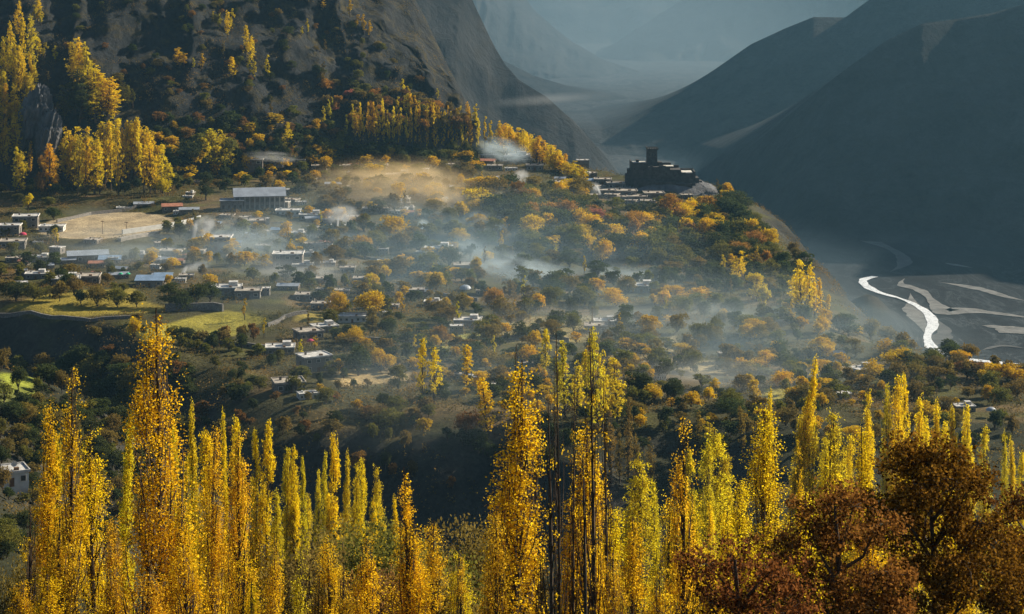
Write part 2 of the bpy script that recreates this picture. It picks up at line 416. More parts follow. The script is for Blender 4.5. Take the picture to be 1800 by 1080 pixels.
RK1 = rock_material('dark_crag', (0.012, 0.014, 0.015), (0.038, 0.04, 0.042), 0.045, (0.07, 0.055, 0.02), 0.8)
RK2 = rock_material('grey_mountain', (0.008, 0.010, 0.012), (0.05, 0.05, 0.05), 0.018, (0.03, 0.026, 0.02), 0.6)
mountain('hill', [(-500,-260,1350),(0,-230,1330),(300,-200,1340),(560,-170,1350),(680,-50,1350),(722,-12,1350),(745,25,1345),(772,85,1330),(800,140,1310),(826,196,1290)],
         [(-500,365,1130),(0,352,1095),(150,330,1100),(300,300,1125),(450,270,1160),(600,255,1200),(740,226,1220),(840,212,1240)], RK1, 300, 150, 17, 55, 3, 300, 0.9)
def onfloor(pts):
    return [(px, HOR + 312.0 * FPX / Y, Y) for px, Y in pts]
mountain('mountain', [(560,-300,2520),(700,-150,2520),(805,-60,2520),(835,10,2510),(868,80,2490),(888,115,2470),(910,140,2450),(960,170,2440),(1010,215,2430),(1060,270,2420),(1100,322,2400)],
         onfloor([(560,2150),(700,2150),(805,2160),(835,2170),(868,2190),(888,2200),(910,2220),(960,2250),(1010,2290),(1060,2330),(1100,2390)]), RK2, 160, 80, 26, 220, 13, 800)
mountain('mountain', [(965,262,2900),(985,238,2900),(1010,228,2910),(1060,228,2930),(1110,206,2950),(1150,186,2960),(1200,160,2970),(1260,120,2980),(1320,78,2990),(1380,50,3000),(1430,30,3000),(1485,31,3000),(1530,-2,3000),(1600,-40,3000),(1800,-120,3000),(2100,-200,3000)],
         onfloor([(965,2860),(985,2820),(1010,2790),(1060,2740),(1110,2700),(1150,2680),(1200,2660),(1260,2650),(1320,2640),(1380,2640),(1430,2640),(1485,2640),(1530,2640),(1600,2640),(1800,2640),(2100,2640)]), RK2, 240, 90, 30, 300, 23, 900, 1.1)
mountain('mountain', [(1262,335,2290),(1275,306,2280),(1300,272,2270),(1350,232,2250),(1400,192,2230),(1450,150,2220),(1500,112,2220),(1560,70,2230),(1620,42,2240),(1680,34,2250),(1740,24,2250),(1800,8,2250),(1950,-60,2250),(2300,-250,2250),(2380,-190,2200),(2450,-235,2150),(2520,-150,2120),(2600,-185,2100),(2750,-200,2050),(2900,-100,2000)],  # unseen right end added, its crest shaped to shadow the valley floor
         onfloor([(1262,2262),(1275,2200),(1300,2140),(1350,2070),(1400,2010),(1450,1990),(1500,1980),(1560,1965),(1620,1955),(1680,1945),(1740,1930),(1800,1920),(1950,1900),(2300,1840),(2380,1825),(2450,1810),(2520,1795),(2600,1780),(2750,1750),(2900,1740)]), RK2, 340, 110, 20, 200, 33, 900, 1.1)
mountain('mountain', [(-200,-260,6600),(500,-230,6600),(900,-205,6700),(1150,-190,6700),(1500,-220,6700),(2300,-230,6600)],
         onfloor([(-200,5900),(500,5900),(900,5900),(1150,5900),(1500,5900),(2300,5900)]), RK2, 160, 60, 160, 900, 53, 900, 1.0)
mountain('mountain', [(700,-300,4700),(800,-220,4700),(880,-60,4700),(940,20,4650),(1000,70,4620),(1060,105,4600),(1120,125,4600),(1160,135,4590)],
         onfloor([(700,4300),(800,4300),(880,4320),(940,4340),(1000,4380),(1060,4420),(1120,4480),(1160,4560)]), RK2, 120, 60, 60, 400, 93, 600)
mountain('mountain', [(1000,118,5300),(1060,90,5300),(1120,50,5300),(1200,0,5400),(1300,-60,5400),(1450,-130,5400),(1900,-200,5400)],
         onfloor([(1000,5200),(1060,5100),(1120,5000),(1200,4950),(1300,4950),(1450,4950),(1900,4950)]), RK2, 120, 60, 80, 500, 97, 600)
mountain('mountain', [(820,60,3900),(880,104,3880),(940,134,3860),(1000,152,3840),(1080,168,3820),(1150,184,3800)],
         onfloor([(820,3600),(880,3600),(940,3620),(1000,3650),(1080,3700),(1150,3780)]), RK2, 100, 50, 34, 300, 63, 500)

# rocky spur at the left edge
RK4 = rock_material('dark_outcrop', (0.05, 0.05, 0.055), (0.20, 0.20, 0.21), 0.10, (0.08, 0.06, 0.03), 0.3)
RK3 = rock_material('pale_crag', (0.10, 0.10, 0.11), (0.34, 0.34, 0.35), 0.12, (0.12, 0.08, 0.03), 0.4)

# combined ray target for planting things on the land
def bvh_of(me):
    V = np.empty(len(me.vertices) * 3, np.float32); me.vertices.foreach_get('co', V)
    F = np.empty(len(me.loops), np.int32); me.loops.foreach_get('vertex_index', F)
    return BVHTree.FromPolygons(V.reshape(-1, 3).tolist(), F.reshape(-1, 4).tolist())
BV = [bvh_of(gm)] + [bvh_of(m) for m in ROCKS]
def hit(px, py):
    d = W(px, py, 1.0).normalized(); best = None
    for b in BV:
        r = b.ray_cast(Vector((0, 0, 0)) + d * 5, d)
        if r[0] is not None and (best is None or r[3] < best[1]): best = (r[0], r[3])
    return best[0] if best else None
def gz(x, y):
    best = -1e9
    for b in BV[:2]:
        r = b.ray_cast(Vector((x, y, 900)), Vector((0, 0, -1)))
        if r[0] is not None: best = max(best, r[0].z)
    return best

# ------------------------------------------------------------------ tree meshes
def unit(n, g_):
    v = g_.normal(size=(n, 3)); return v / np.linalg.norm(v, axis=1)[:, None]
def rand_leaves(q, C, size, g_, m=0, up=0.0, asp=0.75):
    n = len(C); a = unit(n, g_)
    if up: a = a * (1 - up) + np.array([0, 0, 1.0]) * up; a /= np.linalg.norm(a, axis=1)[:, None]
    b = np.cross(a, unit(n, g_)); b /= np.linalg.norm(b, axis=1)[:, None] + 1e-9
    s = size * g_.uniform(0.6, 1.3, (n, 1))
    q.leaves(C, a * s * 0.5, b * s * 0.5 * asp, m)

def poplar(seed, H=24.0, Rw=1.5, nlimb=70, nleaf=14000, leaf=0.11, bare=0.0, spread=0.16, limb_sides=3, stems=1, up=0.0, asp=0.8, topsparse=0.7, lo=0.08):
    """fastigiate poplar: trunk, steep limbs, leaves gathered in sprays along them"""
    g_ = np.random.default_rng(seed); tk = QB(); cr = QB()
    zs = np.linspace(0, H, 12); ph = g_.uniform(0, 6, 2)
    tr = np.stack([0.012 * H * np.sin(zs / H * 3 + ph[0]) - 0.012 * H * np.sin(ph[0]), 0.012 * H * np.cos(zs / H * 2.6 + ph[1]) - 0.012 * H * np.cos(ph[1]), zs], -1)
    tk.tube(tr, np.interp(zs, [0, H], [0.011 * H, 0.0012 * H]), 6)
    prof = lambda u: np.interp(u, [0, 0.08, 0.3, 0.55, 0.8, 0.93, 1.0], [0.25, 0.5, 0.95, 1.0, 0.62, 0.3, 0.06])
    C = []
    lens = []
    limbs = []
    for k in range(nlimb):
        u0 = lo + (0.88 - lo) * (k + g_.uniform(0, 1)) / nlimb; h0 = u0 * H
        L = H * g_.uniform(0.14, 0.34) * (1.15 - 0.6 * u0)
        if h0 + L > H * 0.985: L = H * 0.985 - h0
        az = g_.uniform(0, 2 * math.pi); r = g_.uniform(0.35, 1.0) ** 0.7
        pts = []
        for j in range(7):
            t = j / 6; h = h0 + L * t; rr = Rw * prof(h / H) * r * (1 - (1 - t) ** 2.2)
            cx = np.interp(h, zs, tr[:, 0]); cyy = np.interp(h, zs, tr[:, 1])
            w = 0.03 * Rw * g_.normal(size=2)
            pts.append((cx + rr * math.cos(az + 0.25 * t) + w[0], cyy + rr * math.sin(az + 0.25 * t) + w[1], h))
        r0 = 0.0042 * H * (1.1 - u0)
        tk.tube(pts, np.linspace(r0, 0.006, 7), limb_sides)
        limbs.append(np.array(pts)); lens.append(L)
    lens = np.array(lens); pl = lens / lens.sum()
    nc = max(40, nleaf // 11)
    idx = g_.choice(nlimb, nc, p=pl); t = g_.beta(1.5, 1.1, nc) * 6
    i0 = np.clip(t.astype(int), 0, 5); f = (t - i0)[:, None]
    A = np.stack(limbs); cc = A[idx, i0] * (1 - f) + A[idx, i0 + 1] * f
    cc = cc + g_.normal(size=(nc, 3)) * spread * Rw
    # gaps: whole sprays missing here and there
    keep = vnoise(cc * np.array([0.9, 0.9, 0.5]) / (Rw * 0.55), seed) > -0.35 + bare
    u = cc[:, 2] / H; keep &= g_.uniform(size=nc) > np.interp(u, [0.7, 1.0], [0.0, topsparse])
    cc = cc[keep]
    per = g_.integers(5, 17, len(cc)); C = np.repeat(cc, per, 0)
    C = C + g_.normal(size=C.shape) * np.array([0.13, 0.13, 0.17]) * (0.35 * Rw / 0.5)
    rand_leaves(cr, C, leaf, g_, 0, up, asp)
    return tk, cr

def broad(seed, H=9.0, Wd=8.0, lobes=9, n=3600, leaf=0.42, limb=True, flat=1.0, fill=0.35):
    """spreading tree: limbs to several lobes, leaf clumps on and in them"""
    g_ = np.random.default_rng(seed); tk = QB(); cr = QB()
    th = H * g_.uniform(0.12, 0.2)
    tk.tube([(0, 0, -1.0), (0.05 * H * g_.normal(), 0.03 * H * g_.normal(), th * 0.6), (0, 0, th)], [0.035 * H, 0.028 * H, 0.022 * H], 6)
    Ls = []
    for k in range(lobes):
        az = 2 * math.pi * (k * 0.618) + g_.uniform(-.4, .4); rr = Wd * 0.5 * g_.uniform(0.25, 0.68) if k else 0.0
        hh = H * (g_.uniform(0.26, 0.76) if k else 0.74) * flat
        rad = Wd * g_.uniform(0.18, 0.29)
        c = np.array([rr * math.cos(az), rr * math.sin(az), hh]); Ls.append((c, rad))
        mid = (c * 0.5 + np.array([0, 0, th * 0.6]))
        tk.tube([(0, 0, th * 0.8), tuple(mid), tuple(c)], [0.016 * H, 0.01 * H, 0.003 * H], 4)
        for j in range(4):
            e = c + unit(1, g_)[0] * rad * 0.8; tk.tube([tuple(c), tuple(e)], [0.005 * H, 0.002 * H], 3)
    w = np.array([l[1] ** 2 for l in Ls]); w /= w.sum(); cl = []
    nc = n // 9
    idx = g_.choice(lobes, nc, p=w); d = unit(nc, g_); d[:, 2] = np.where(d[:, 2] < -0.5, -d[:, 2], d[:, 2])
    rad = np.array([l[1] for l in Ls])[idx][:, None]; cen = np.array([l[0] for l in Ls])[idx]
    rr = np.where(g_.uniform(size=(nc, 1)) < fill, g_.uniform(0.2, 0.9, (nc, 1)), g_.uniform(0.85, 1.15, (nc, 1)))
    cc = cen + d * rad * rr * np.array([1, 1, 0.85])
    cc = cc[(vnoise(cc / (Wd * 0.09), seed) > -0.45) & (cc[:, 2] > th * 0.75)]
    C = np.repeat(cc, 9, 0); C = C + g_.normal(size=C.shape) * Wd * 0.028
    rand_leaves(cr, C, leaf, g_, 0, 0.0, 0.8)
    return tk, cr

def join(tk, cr, name, bark, leaf):
    q = QB(); q.add(np.concatenate(tk.V), np.concatenate(tk.F), 0); q.add(np.concatenate(cr.V), np.concatenate(cr.F), 1)
    return q.mesh(name, [bark, leaf])
def split(tk, cr, bark, leaf, nm):
    return (tk.mesh(nm + '_trunk', [bark]), cr.mesh(nm + '_crown', [leaf]))

NEARP = [split(*poplar(100 + k, 24, 1.35 + 0.12 * (k % 3), 95, 34000, 0.10), BARK, LEAF_THIN, 'poplar') for k in range(5)]
SPARSE = [split(*poplar(130 + k, 24, 1.2, 70, 19000, 0.105, bare=0.1), BARK, LEAF_THIN, 'poplar') for k in range(2)]
BARE = [split(*poplar(150 + k, 24, 1.0, 34, 2500, 0.12, bare=0.6, limb_sides=4, lo=0.3), BARK, LEAF_THIN, 'poplar') for k in range(3)]
MIDP_ = [poplar(200 + k, 20, 1.15 + 0.15 * (k % 3), 60, 17000, 0.17, up=0.45, asp=0.45, topsparse=0.3, spread=0.12) for k in range(5)]
MIDP = [split(tk, cr, BARK, LEAF_THIN, 'poplar') for tk, cr in MIDP_]
FARP = [join(*poplar(300 + k, 20, 1.3 + 0.25 * (k % 3), 45, 3000, 0.40, up=0.6, asp=0.4, topsparse=0.2, spread=0.14), 'poplar_tree', BARK, LEAF_THIN) for k in range(6)]
BROAD = [join(*broad(400 + k, 9, 8 + (k % 3), 11 + k % 4, 4600, 0.42), 'orchard_tree', BARK, LEAF) for k in range(7)]
BROADT = [join(*broad(450 + k, 14, 8.5, 12, 5200, 0.42), 'tall_tree', BARK, LEAF) for k in range(3)]
def lite_of(tk, cr):
    V = np.concatenate(tk.V + cr.V); n = sum(len(v) for v in tk.V); F = np.concatenate([np.concatenate(tk.F), np.concatenate(cr.F) + n]); M_ = np.concatenate([np.zeros(sum(len(f) for f in tk.F), int), np.ones(sum(len(f) for f in cr.F), int)])
    return V, F, M_
LITE = {'poplar': [lite_of(*poplar(700 + k, 20, 1.4, 10, 1100, 0.8, up=0.6, asp=0.45, topsparse=0.2)) for k in range(3)],
        'round': [lite_of(*broad(710 + k, 9, 9, 9, 2500, 0.68)) for k in range(5)], 'tall': [lite_of(*broad(720 + k, 14, 9, 10, 1800, 0.75)) for k in range(2)]}
BROADN = [split(*broad(480 + k, 12, 11, 16, 26000, 0.20, fill=0.5), BARK, LEAF, 'leafy') for k in range(3)]

GOLD = (0.90, 0.61, 0.02); YEL = (0.92, 0.73, 0.02); LIME = (0.76, 0.64, 0.03); AMB = (0.82, 0.54, 0.03)
ORG = (0.54, 0.29, 0.05); RUSTC = (0.33, 0.18, 0.05); OLV = (0.22, 0.21, 0.04); DGR = (0.09, 0.11, 0.035); BRN = (0.28, 0.205, 0.05); PINK = (0.6, 0.24, 0.14)
CN = {GOLD: 'golden', YEL: 'bright yellow', LIME: 'greenish yellow', AMB: 'amber', ORG: 'orange', RUSTC: 'rust brown', OLV: 'olive green', DGR: 'dark green', BRN: 'brownish gold', PINK: 'pinkish orange'}
def jit(c, a=0.14):
    k = 1 + random.uniform(-a, a); return (min(1, c[0] * k), min(1, c[1] * k * (1 + random.uniform(-a, a) * 0.5)), c[2], 1)

def place_word(px, py):
    """where a thing stands, named by things one can find in the photo"""
    if py < 345 and px < 100: return 'by the left rocks'
    if py < 345 and px < 305: return 'behind the playing ground'
    if py < 240 and px < 600: return 'on the dark crag'
    if py < 330 and 560 <= px < 700: return 'in the left poplar belt'
    if py < 330 and 700 <= px < 860: return 'in the middle poplar belt'
    if py < 335 and 860 <= px < 1060: return 'in the right poplar belt'
    if py < 330 and px < 620: return 'at the foot of the dark crag'
    if py < 345 and px >= 1060: return 'beside the fort'
    if py < 480 and px >= 1090: return 'on the slope below the fort'
    if py < 480 and px >= 840: return 'on the slope left of the fort'
    if py < 420 and px < 320: return 'beside the playing ground'
    if py < 420 and px < 620: return 'near the gabled school'
    if py < 420: return 'in the misty mid village'
    if py < 510 and px < 320: return 'among the metal roofs'
    if py < 510 and px < 620: return 'below the white smoke'
    if py < 520 and px < 860: return 'under the drifting smoke'
    if px > 1270 and py < 580: return 'on the edge above the river'
    if py < 620 and px < 320: return 'by the left terraced field'
    if py < 620 and px < 600: return 'by the striped green field'
    if py < 620 and px < 900: return 'near the white roofed houses'
    if py < 620 and px < 1200: return 'below the long blue smoke'
    if py < 620: return 'in the far right gardens'
    if py < 760 and px < 260: return 'on the left shaded terraces'
    if py < 720 and px < 760: return 'by the lower ravine houses'
    if py < 760 and px < 1150: return 'at the central ravine rim'
    if py < 760 and px < 1450: return 'at the right ravine rim'
    if py < 800: return 'near the slatted roof house'
    if px < 900: return 'in the shaded ravine'
    return 'below the right gardens'

REG = []   # (object, px, py, description, category, group place)
def reg(o, px, py, desc, cat, where=None): REG.append((o, px, py, desc, cat, where or place_word(px, py)))

def sizeword(h, lo, hi): return 'small ' if h < lo else ('tall ' if h > hi else '')

SPEC = []
def far_tree(px, by, hpx, wpx=None, kind='poplar', c=YEL, var=None, lean=0.0):
    p = hit(px, by)
    if p is None or p.y > 1700: return False
    Hm = hpx * p.y / FPX
    H0, W0, nm, nv = {'poplar': (20.0, 2.1, 'poplar_tree', len(FARP)), 'tall': (12.5, 8.6, 'broadleaf_tree', 3)}.get(kind, (8.2, 8.4, 'orchard_tree', len(BROAD)))
    sz = Hm / H0; sw = sz if wpx is None else (wpx * p.y / FPX) / W0
    if kind == 'poplar': d = sizeword(Hm, 11, 24) + CN[c] + ' poplar'
    elif kind == 'tall': d = sizeword(Hm, 9, 16) + CN[c] + ' broadleaf tree'
    else: d = sizeword(Hm, 4.5, 8) + CN[c] + ' round tree'
    SPEC.append(dict(p=p, kind=kind, name=nm, var=random.randrange(nv), s=(sw, sw, sz), rot=random.uniform(0, 6.28), col=jit(c), d=d, px=px, py=by, area=hpx * (wpx or hpx)))
    return True
def plant_all():
    """the trees that show largest stand as things of their own, the smallest ones beyond as one mass per kind"""
    for kind, cap in (('poplar', 190), ('tall', 90), ('round', 290)):
        L = sorted([t for t in SPEC if (t['kind'] if t['kind'] in ('poplar', 'tall') else 'round') == kind], key=lambda t: -t['area'])
        src = {'poplar': FARP, 'tall': BROADT, 'round': BROAD}[kind]
        for t in L[:cap]:
            o = link(t['name'], src[t['var'] % len(src)], None, (t['p'].x, t['p'].y, t['p'].z - 0.3)); o.scale = t['s']
            o.rotation_euler = (0, 0, t['rot']); o.color = t['col']; reg(o, t['px'], t['py'], t['d'], 'tree')
        if L[cap:]:
            q = QB(); tint = []; lite = LITE[kind]
            for t in L[cap:]:
                V, F, Mi = lite[t['var'] % len(lite)]; c_, s_ = math.cos(t['rot']), math.sin(t['rot'])
                P = V * np.array(t['s']); P = np.stack([P[:, 0] * c_ - P[:, 1] * s_, P[:, 0] * s_ + P[:, 1] * c_, P[:, 2]], -1) + np.array(t['p'])
                q.V.append(P); q.F.append(F + q.n); q.M.append(Mi); q.n += len(P); tint.append(np.tile(np.array(t['col'], np.float32), (len(P), 1)))
            nm = {'poplar': 'far_poplars', 'tall': 'far_trees', 'round': 'garden_trees'}[kind]
            me = q.mesh(nm, [BARK, LEAF_MASS]); ca_ = me.color_attributes.new('tint', 'FLOAT_COLOR', 'POINT'); ca_.data.foreach_set('color', np.concatenate(tint).ravel())
            tag(link(nm, me), {'poplar': 'mass of small distant poplars among the larger ones', 'tall': 'mass of small distant broadleaf trees', 'round': 'mass of small garden trees between the houses'}[kind], 'trees', kind='stuff')

def near_tree(px, top, Yh, wpx, variants, c, H=24.0, W0=2.9, name='poplar_tree', desc='poplar', where=None, lean=0.0, Hw=None):
    """tree whose foot is out of sight: its crown top is seen at (px, top); the foot stands on the ground near depth Yh"""
    tmesh, cmesh = random.choice(variants) if isinstance(variants, list) else variants
    X = (px - 900) / FPX * Yh; base = gz(X, Yh); topz = -(top - HOR) / FPX * Yh
    Hm = max(4.0, topz - base); W0 = W0 * (0.78 if W0 > 2.8 else 0.66) if name == 'poplar_tree' else W0 * 0.8
    r = empty(name, (X, Yh, base - 0.2))
    s = Hm / H; sw = (wpx * Yh / FPX) / W0
    r.scale = (sw, sw, s); r.rotation_euler = (0, lean, random.uniform(0, 6.28) if not lean else 0)
    link('trunk', tmesh, r); k = link('crown', cmesh, r); k.color = jit(c, 0.1)
    reg(r, px, top, desc, 'tree', where); return r

# ------------------------------------------------------------------ foreground poplars
def word_front(px):
    for lim, w in ((160, 'in the left corner'), (340, 'in the left cluster'), (560, 'left of the ravine'), (780, 'by the olive bush'), (960, 'in the centre cluster'),
                   (1130, 'right of the bare stems'), (1290, 'before the red oak'), (1560, 'behind the spreading oak'), (1900, 'at the right edge')):
        if px < lim: return w
FRONT = [ # px, top, Y, w, set, colour, description
 (280,540,95,104,0,GOLD,'tallest golden leafed poplar'),(108,640,100,66,1,GOLD,'tall thin topped golden poplar'),(78,700,108,60,0,GOLD,'golden poplar with open crown'),
 (182,742,104,72,0,YEL,'yellow green leafed poplar'),(382,740,112,50,0,GOLD,'slim golden poplar'),(437,748,102,56,0,AMB,'amber leafed poplar'),
 (330,955,90,90,0,GOLD,'dense lower golden poplar'),(240,985,92,95,0,AMB,'broad amber poplar top'),(485,930,96,48,0,GOLD,'slender golden poplar top'),(525,958,90,52,1,LIME,'small loose leafed poplar top'),
 (130,900,92,80,0,AMB,'amber poplar top'),(25,1010,90,70,0,GOLD,'golden poplar top'),(60,930,98,60,1,BRN,'brownish thin poplar top'),(410,960,90,70,0,GOLD,'full golden poplar top'),(455,1010,88,50,0,YEL,'short yellow poplar top'),
 (725,812,100,58,1,GOLD,'loose leafed golden poplar'),(655,925,96,70,0,GOLD,'dense golden poplar'),(700,900,100,74,0,GOLD,'broad golden poplar'),(885,630,94,104,0,GOLD,'tall full golden poplar with pointed top'),
 (860,880,92,60,0,AMB,'amber poplar below the tall one'),(822,962,90,52,1,AMB,'thin amber poplar top'),(1003,736,98,92,0,GOLD,'broad golden poplar with two tops'),(1046,762,100,60,0,GOLD,'golden poplar leaning on its neighbour'),
 (1185,728,96,66,1,AMB,'open crowned amber poplar'),(1090,880,104,80,0,YEL,'yellow poplar'),(1130,905,94,70,0,GOLD,'golden poplar'),(1160,860,110,60,0,YEL,'slender yellow poplar'),(1225,870,112,56,0,YEL,'bright yellow poplar'),
 (1365,708,112,88,0,YEL,'brilliant yellow poplar'),(1312,830,106,70,0,YEL,'yellow poplar with round top'),(1410,766,104,22,1,GOLD,'very thin golden poplar'),(1432,848,108,60,0,YEL,'low yellow poplar'),
 (1480,770,110,66,0,YEL,'yellow poplar with uneven top'),(1524,742,112,66,0,YEL,'pointed yellow poplar'),(1275,885,100,50,0,YEL,'short yellow poplar'),(1395,900,102,90,0,YEL,'dense yellow poplar'),
 (1240,985,92,80,0,GOLD,'golden poplar top'),(1600,850,120,60,0,YEL,'yellow poplar'),(1748,870,118,50,0,YEL,'loose yellow poplar'),(1060,960,90,80,0,AMB,'dense amber poplar'),(960,960,92,60,1,BRN,'brownish poplar'),(190,900,98,60,0,AMB,'amber poplar with full crown'),
 (1500,880,100,80,0,GOLD,'full golden poplar'),(1560,900,98,70,0,GOLD,'golden poplar'),(1330,940,94,90,0,YEL,'wide yellow poplar top'),(1180,990,90,70,0,GOLD,'golden poplar top'),(620,985,92,60,1,AMB,'thin amber poplar top'),
 (575,940,104,60,0,GOLD,'low golden poplar'),(745,905,108,60,0,GOLD,'golden poplar half sunk in bushes'),(790,960,100,56,0,YEL,'yellow poplar top'),(1700,930,104,80,0,YEL,'broad yellow poplar'),(1785,920,100,70,0,GOLD,'golden poplar'),(1640,930,104,80,0,GOLD,'golden poplar'),(300,860,94,60,0,GOLD,'golden poplar half hidden behind the tallest'),(100,1000,86,90,0,GOLD,'wide golden poplar top'),(560,1010,94,50,1,BRN,'thin brown poplar top')]
for (px, top, Y, w, st, c, d) in FRONT:
    near_tree(px, top, Y, w, NEARP if st == 0 else SPARSE, c, desc=d, where=word_front(px))
for (px, top, Y, w, d) in [(977,570,92,26,'tall bare poplar with a single thin leader'),(1036,575,90,40,'bare forked poplar with dark upright limbs'),(905,600,100,34,'almost leafless slender poplar'),
                           (940,690,96,30,'thin nearly bare poplar'),(962,700,88,40,'bare dark stemmed poplar'),(1012,650,94,24,'bare whip like poplar'),(1065,655,96,26,'bare poplar with fine twigs'),(1020,790,88,40,'low bare poplar'),(35,880,96,50,'leafless dark poplar')]:
    near_tree(px, top, Y, w, BARE, GOLD, W0=2.2, desc=d, where=word_front(px))

MID = [ # px, top, Y hint, width, colour
 (223,727,150,28,LIME),(343,700,170,20,LIME),(362,742,160,38,YEL),(394,716,190,15,YEL),(416,724,180,30,YEL),(448,742,185,18,YEL),(470,733,185,30,YEL),(500,780,200,22,LIME),(519,776,200,22,YEL),(535,795,205,14,LIME),
 (514,858,200,18,LIME),(546,862,210,18,LIME),(568,788,220,14,LIME),(591,756,215,26,YEL),(606,790,220,16,LIME),(622,806,230,22,LIME),(641,800,225,18,YEL),(668,815,235,24,LIME),(575,868,215,26,LIME),(655,872,215,18,YEL),(690,870,210,18,YEL),
 (560,820,222,14,LIME),(104,760,170,26,LIME),(330,790,175,24,LIME),(310,740,180,18,LIME),(480,860,180,26,LIME),(440,900,185,24,YEL),
 (1115,800,200,54,LIME),(1147,840,215,24,LIME),(1212,780,230,30,LIME),(1258,752,260,62,LIME),(1276,790,262,34,LIME),(1246,770,250,30,LIME),(1280,850,262,18,LIME),(1182,900,190,24,YEL),(1210,890,200,22,YEL),(1253,875,205,20,YEL),
 (1408,728,300,34,LIME),(1430,725,300,40,LIME),(1468,720,300,46,LIME),(1490,760,290,20,YEL),(1525,680,290,22,YEL),(1575,655,330,26,YEL),(1592,650,335,20,YEL),(1560,672,330,20,LIME),(1610,690,320,24,YEL),(1640,700,320,22,YEL),(1655,735,315,22,YEL),
 (1680,712,320,22,LIME),(1697,705,322,22,YEL),(1625,725,300,22,YEL),(1670,745,300,24,YEL),(1732,740,290,22,LIME),(1764,752,280,14,LIME),(1780,768,270,18,YEL),(1797,785,260,20,YEL),(1366,622,300,26,YEL),(1355,680,300,22,YEL),(1445,760,290,24,LIME),(1705,760,300,18,YEL)]
def mid_where(px):
    for lim, w in ((300, 'behind the tallest poplar'), (480, 'left of the shaded ravine'), (560, 'in the three topped group'), (720, 'in the ragged group'), (1200, 'behind the centre cluster'),
                   (1300, 'in the hollow right of centre'), (1500, 'in the round topped group'), (1620, 'in the tall group'), (1720, 'in the broad group'), (1900, 'near the right edge')):
        if px < lim: return w
random.seed(11)
for (px, top, Y, w, c) in MID:
    ln = 0.12 if px in (1366,) else 0.0
    X = (px - 900) / FPX * Y
    near_tree(px, top, Y, w, MIDP, c, H=20, W0=2.7, desc=('slim ' if w < 20 else 'broad ' if w > 32 else '') + CN[c] + ' fine leaved poplar', where=mid_where(px), lean=ln)

# poplars on the ravine wall and plateau rim, on the crag and in the village: foot (px, py), height, width
WALLP = [(743,705,115,16,YEL),(762,705,98,18,YEL),(774,700,40,10,LIME),(822,690,86,20,YEL),(812,640,36,8,YEL),(854,775,116,30,YEL),(958,665,90,16,YEL),(993,735,136,24,LIME),(1012,740,110,18,LIME),(1040,770,200,24,LIME),(1060,760,150,18,LIME),(1085,745,118,22,LIME),
 (1075,850,130,14,BRN),(1104,845,140,12,BRN),(1145,850,84,10,BRN),(1090,850,100,12,BRN),(1120,850,90,10,BRN),(1028,700,90,16,LIME),(980,720,80,16,LIME),(1225,800,80,14,BRN),(1249,790,60,12,LIME),(1304,800,90,14,BRN),
 (1298,506,66,15,YEL),(1288,500,40,9,YEL),(1400,552,92,20,YEL),(1410,560,104,20,YEL),(1421,560,98,16,YEL),(1432,560,70,14,GOLD),(1443,560,72,12,GOLD),(1455,560,44,10,GOLD),
 (505,266,52,11,YEL),(513,266,20,8,LIME),(342,278,30,7,YEL),(372,305,82,22,LIME),(386,303,78,22,LIME),(398,300,66,20,LIME),(360,295,60,18,LIME),(400,66,50,9,YEL),(407,60,46,8,YEL),(386,52,30,7,LIME),(374,40,20,6,YEL),(432,100,58,10,YEL),(440,112,50,10,YEL),(448,140,36,8,YEL),(438,138,40,8,LIME),
 (407,140,42,12,YEL),(469,142,46,8,YEL),(316,118,36,14,AMB),(324,118,24,10,AMB),(341,124,22,5,LIME),(355,126,32,9,AMB),(570,226,40,7,LIME),(579,214,40,7,LIME),(583,200,30,6,LIME),(567,20,20,8,AMB),(541,62,30,5,LIME),(530,64,18,5,LIME),(475,205,36,6,BRN),(567,140,32,8,BRN),
 (572,95,26,6,BRN),(640,60,36,8,AMB),(628,55,30,10,AMB),(615,30,36,8,AMB),(650,66,30,9,AMB),(218,182,46,10,OLV),(226,188,40,10,OLV),(234,190,34,8,OLV),(113,210,62,14,OLV),(124,200,40,12,OLV),(393,100,28,6,BRN),
 (709,170,32,8,YEL),(717,175,24,8,YEL),(768,177,22,5,LIME),(85,145,20,6,BRN),(644,320,24,7,DGR),(100,430,30,8,YEL),(95,424,22,7,YEL),(1262,342,28,7,BRN)]
random.seed(5)
for (px, by, h, w, c) in WALLP: far_tree(px, by, h, w, 'poplar', c)
# thick stand behind the playing ground
random.seed(21); rng2 = random.Random(3)
for k in range(38):
    px = 112 + 184 * (k + rng2.uniform(0, .9)) / 38
    by = rng2.uniform(318, 346) if k % 2 else rng2.uniform(300, 322)
    top = np.interp(px, [112, 130, 180, 235, 262, 296], [212, 215, 205, 192, 215, 250]) + rng2.uniform(-2, 26) + (10 if k % 2 else 0)
    far_tree(px, by, by - top, rng2.uniform(11, 22), 'poplar', YEL if rng2.random() < 0.75 else LIME)
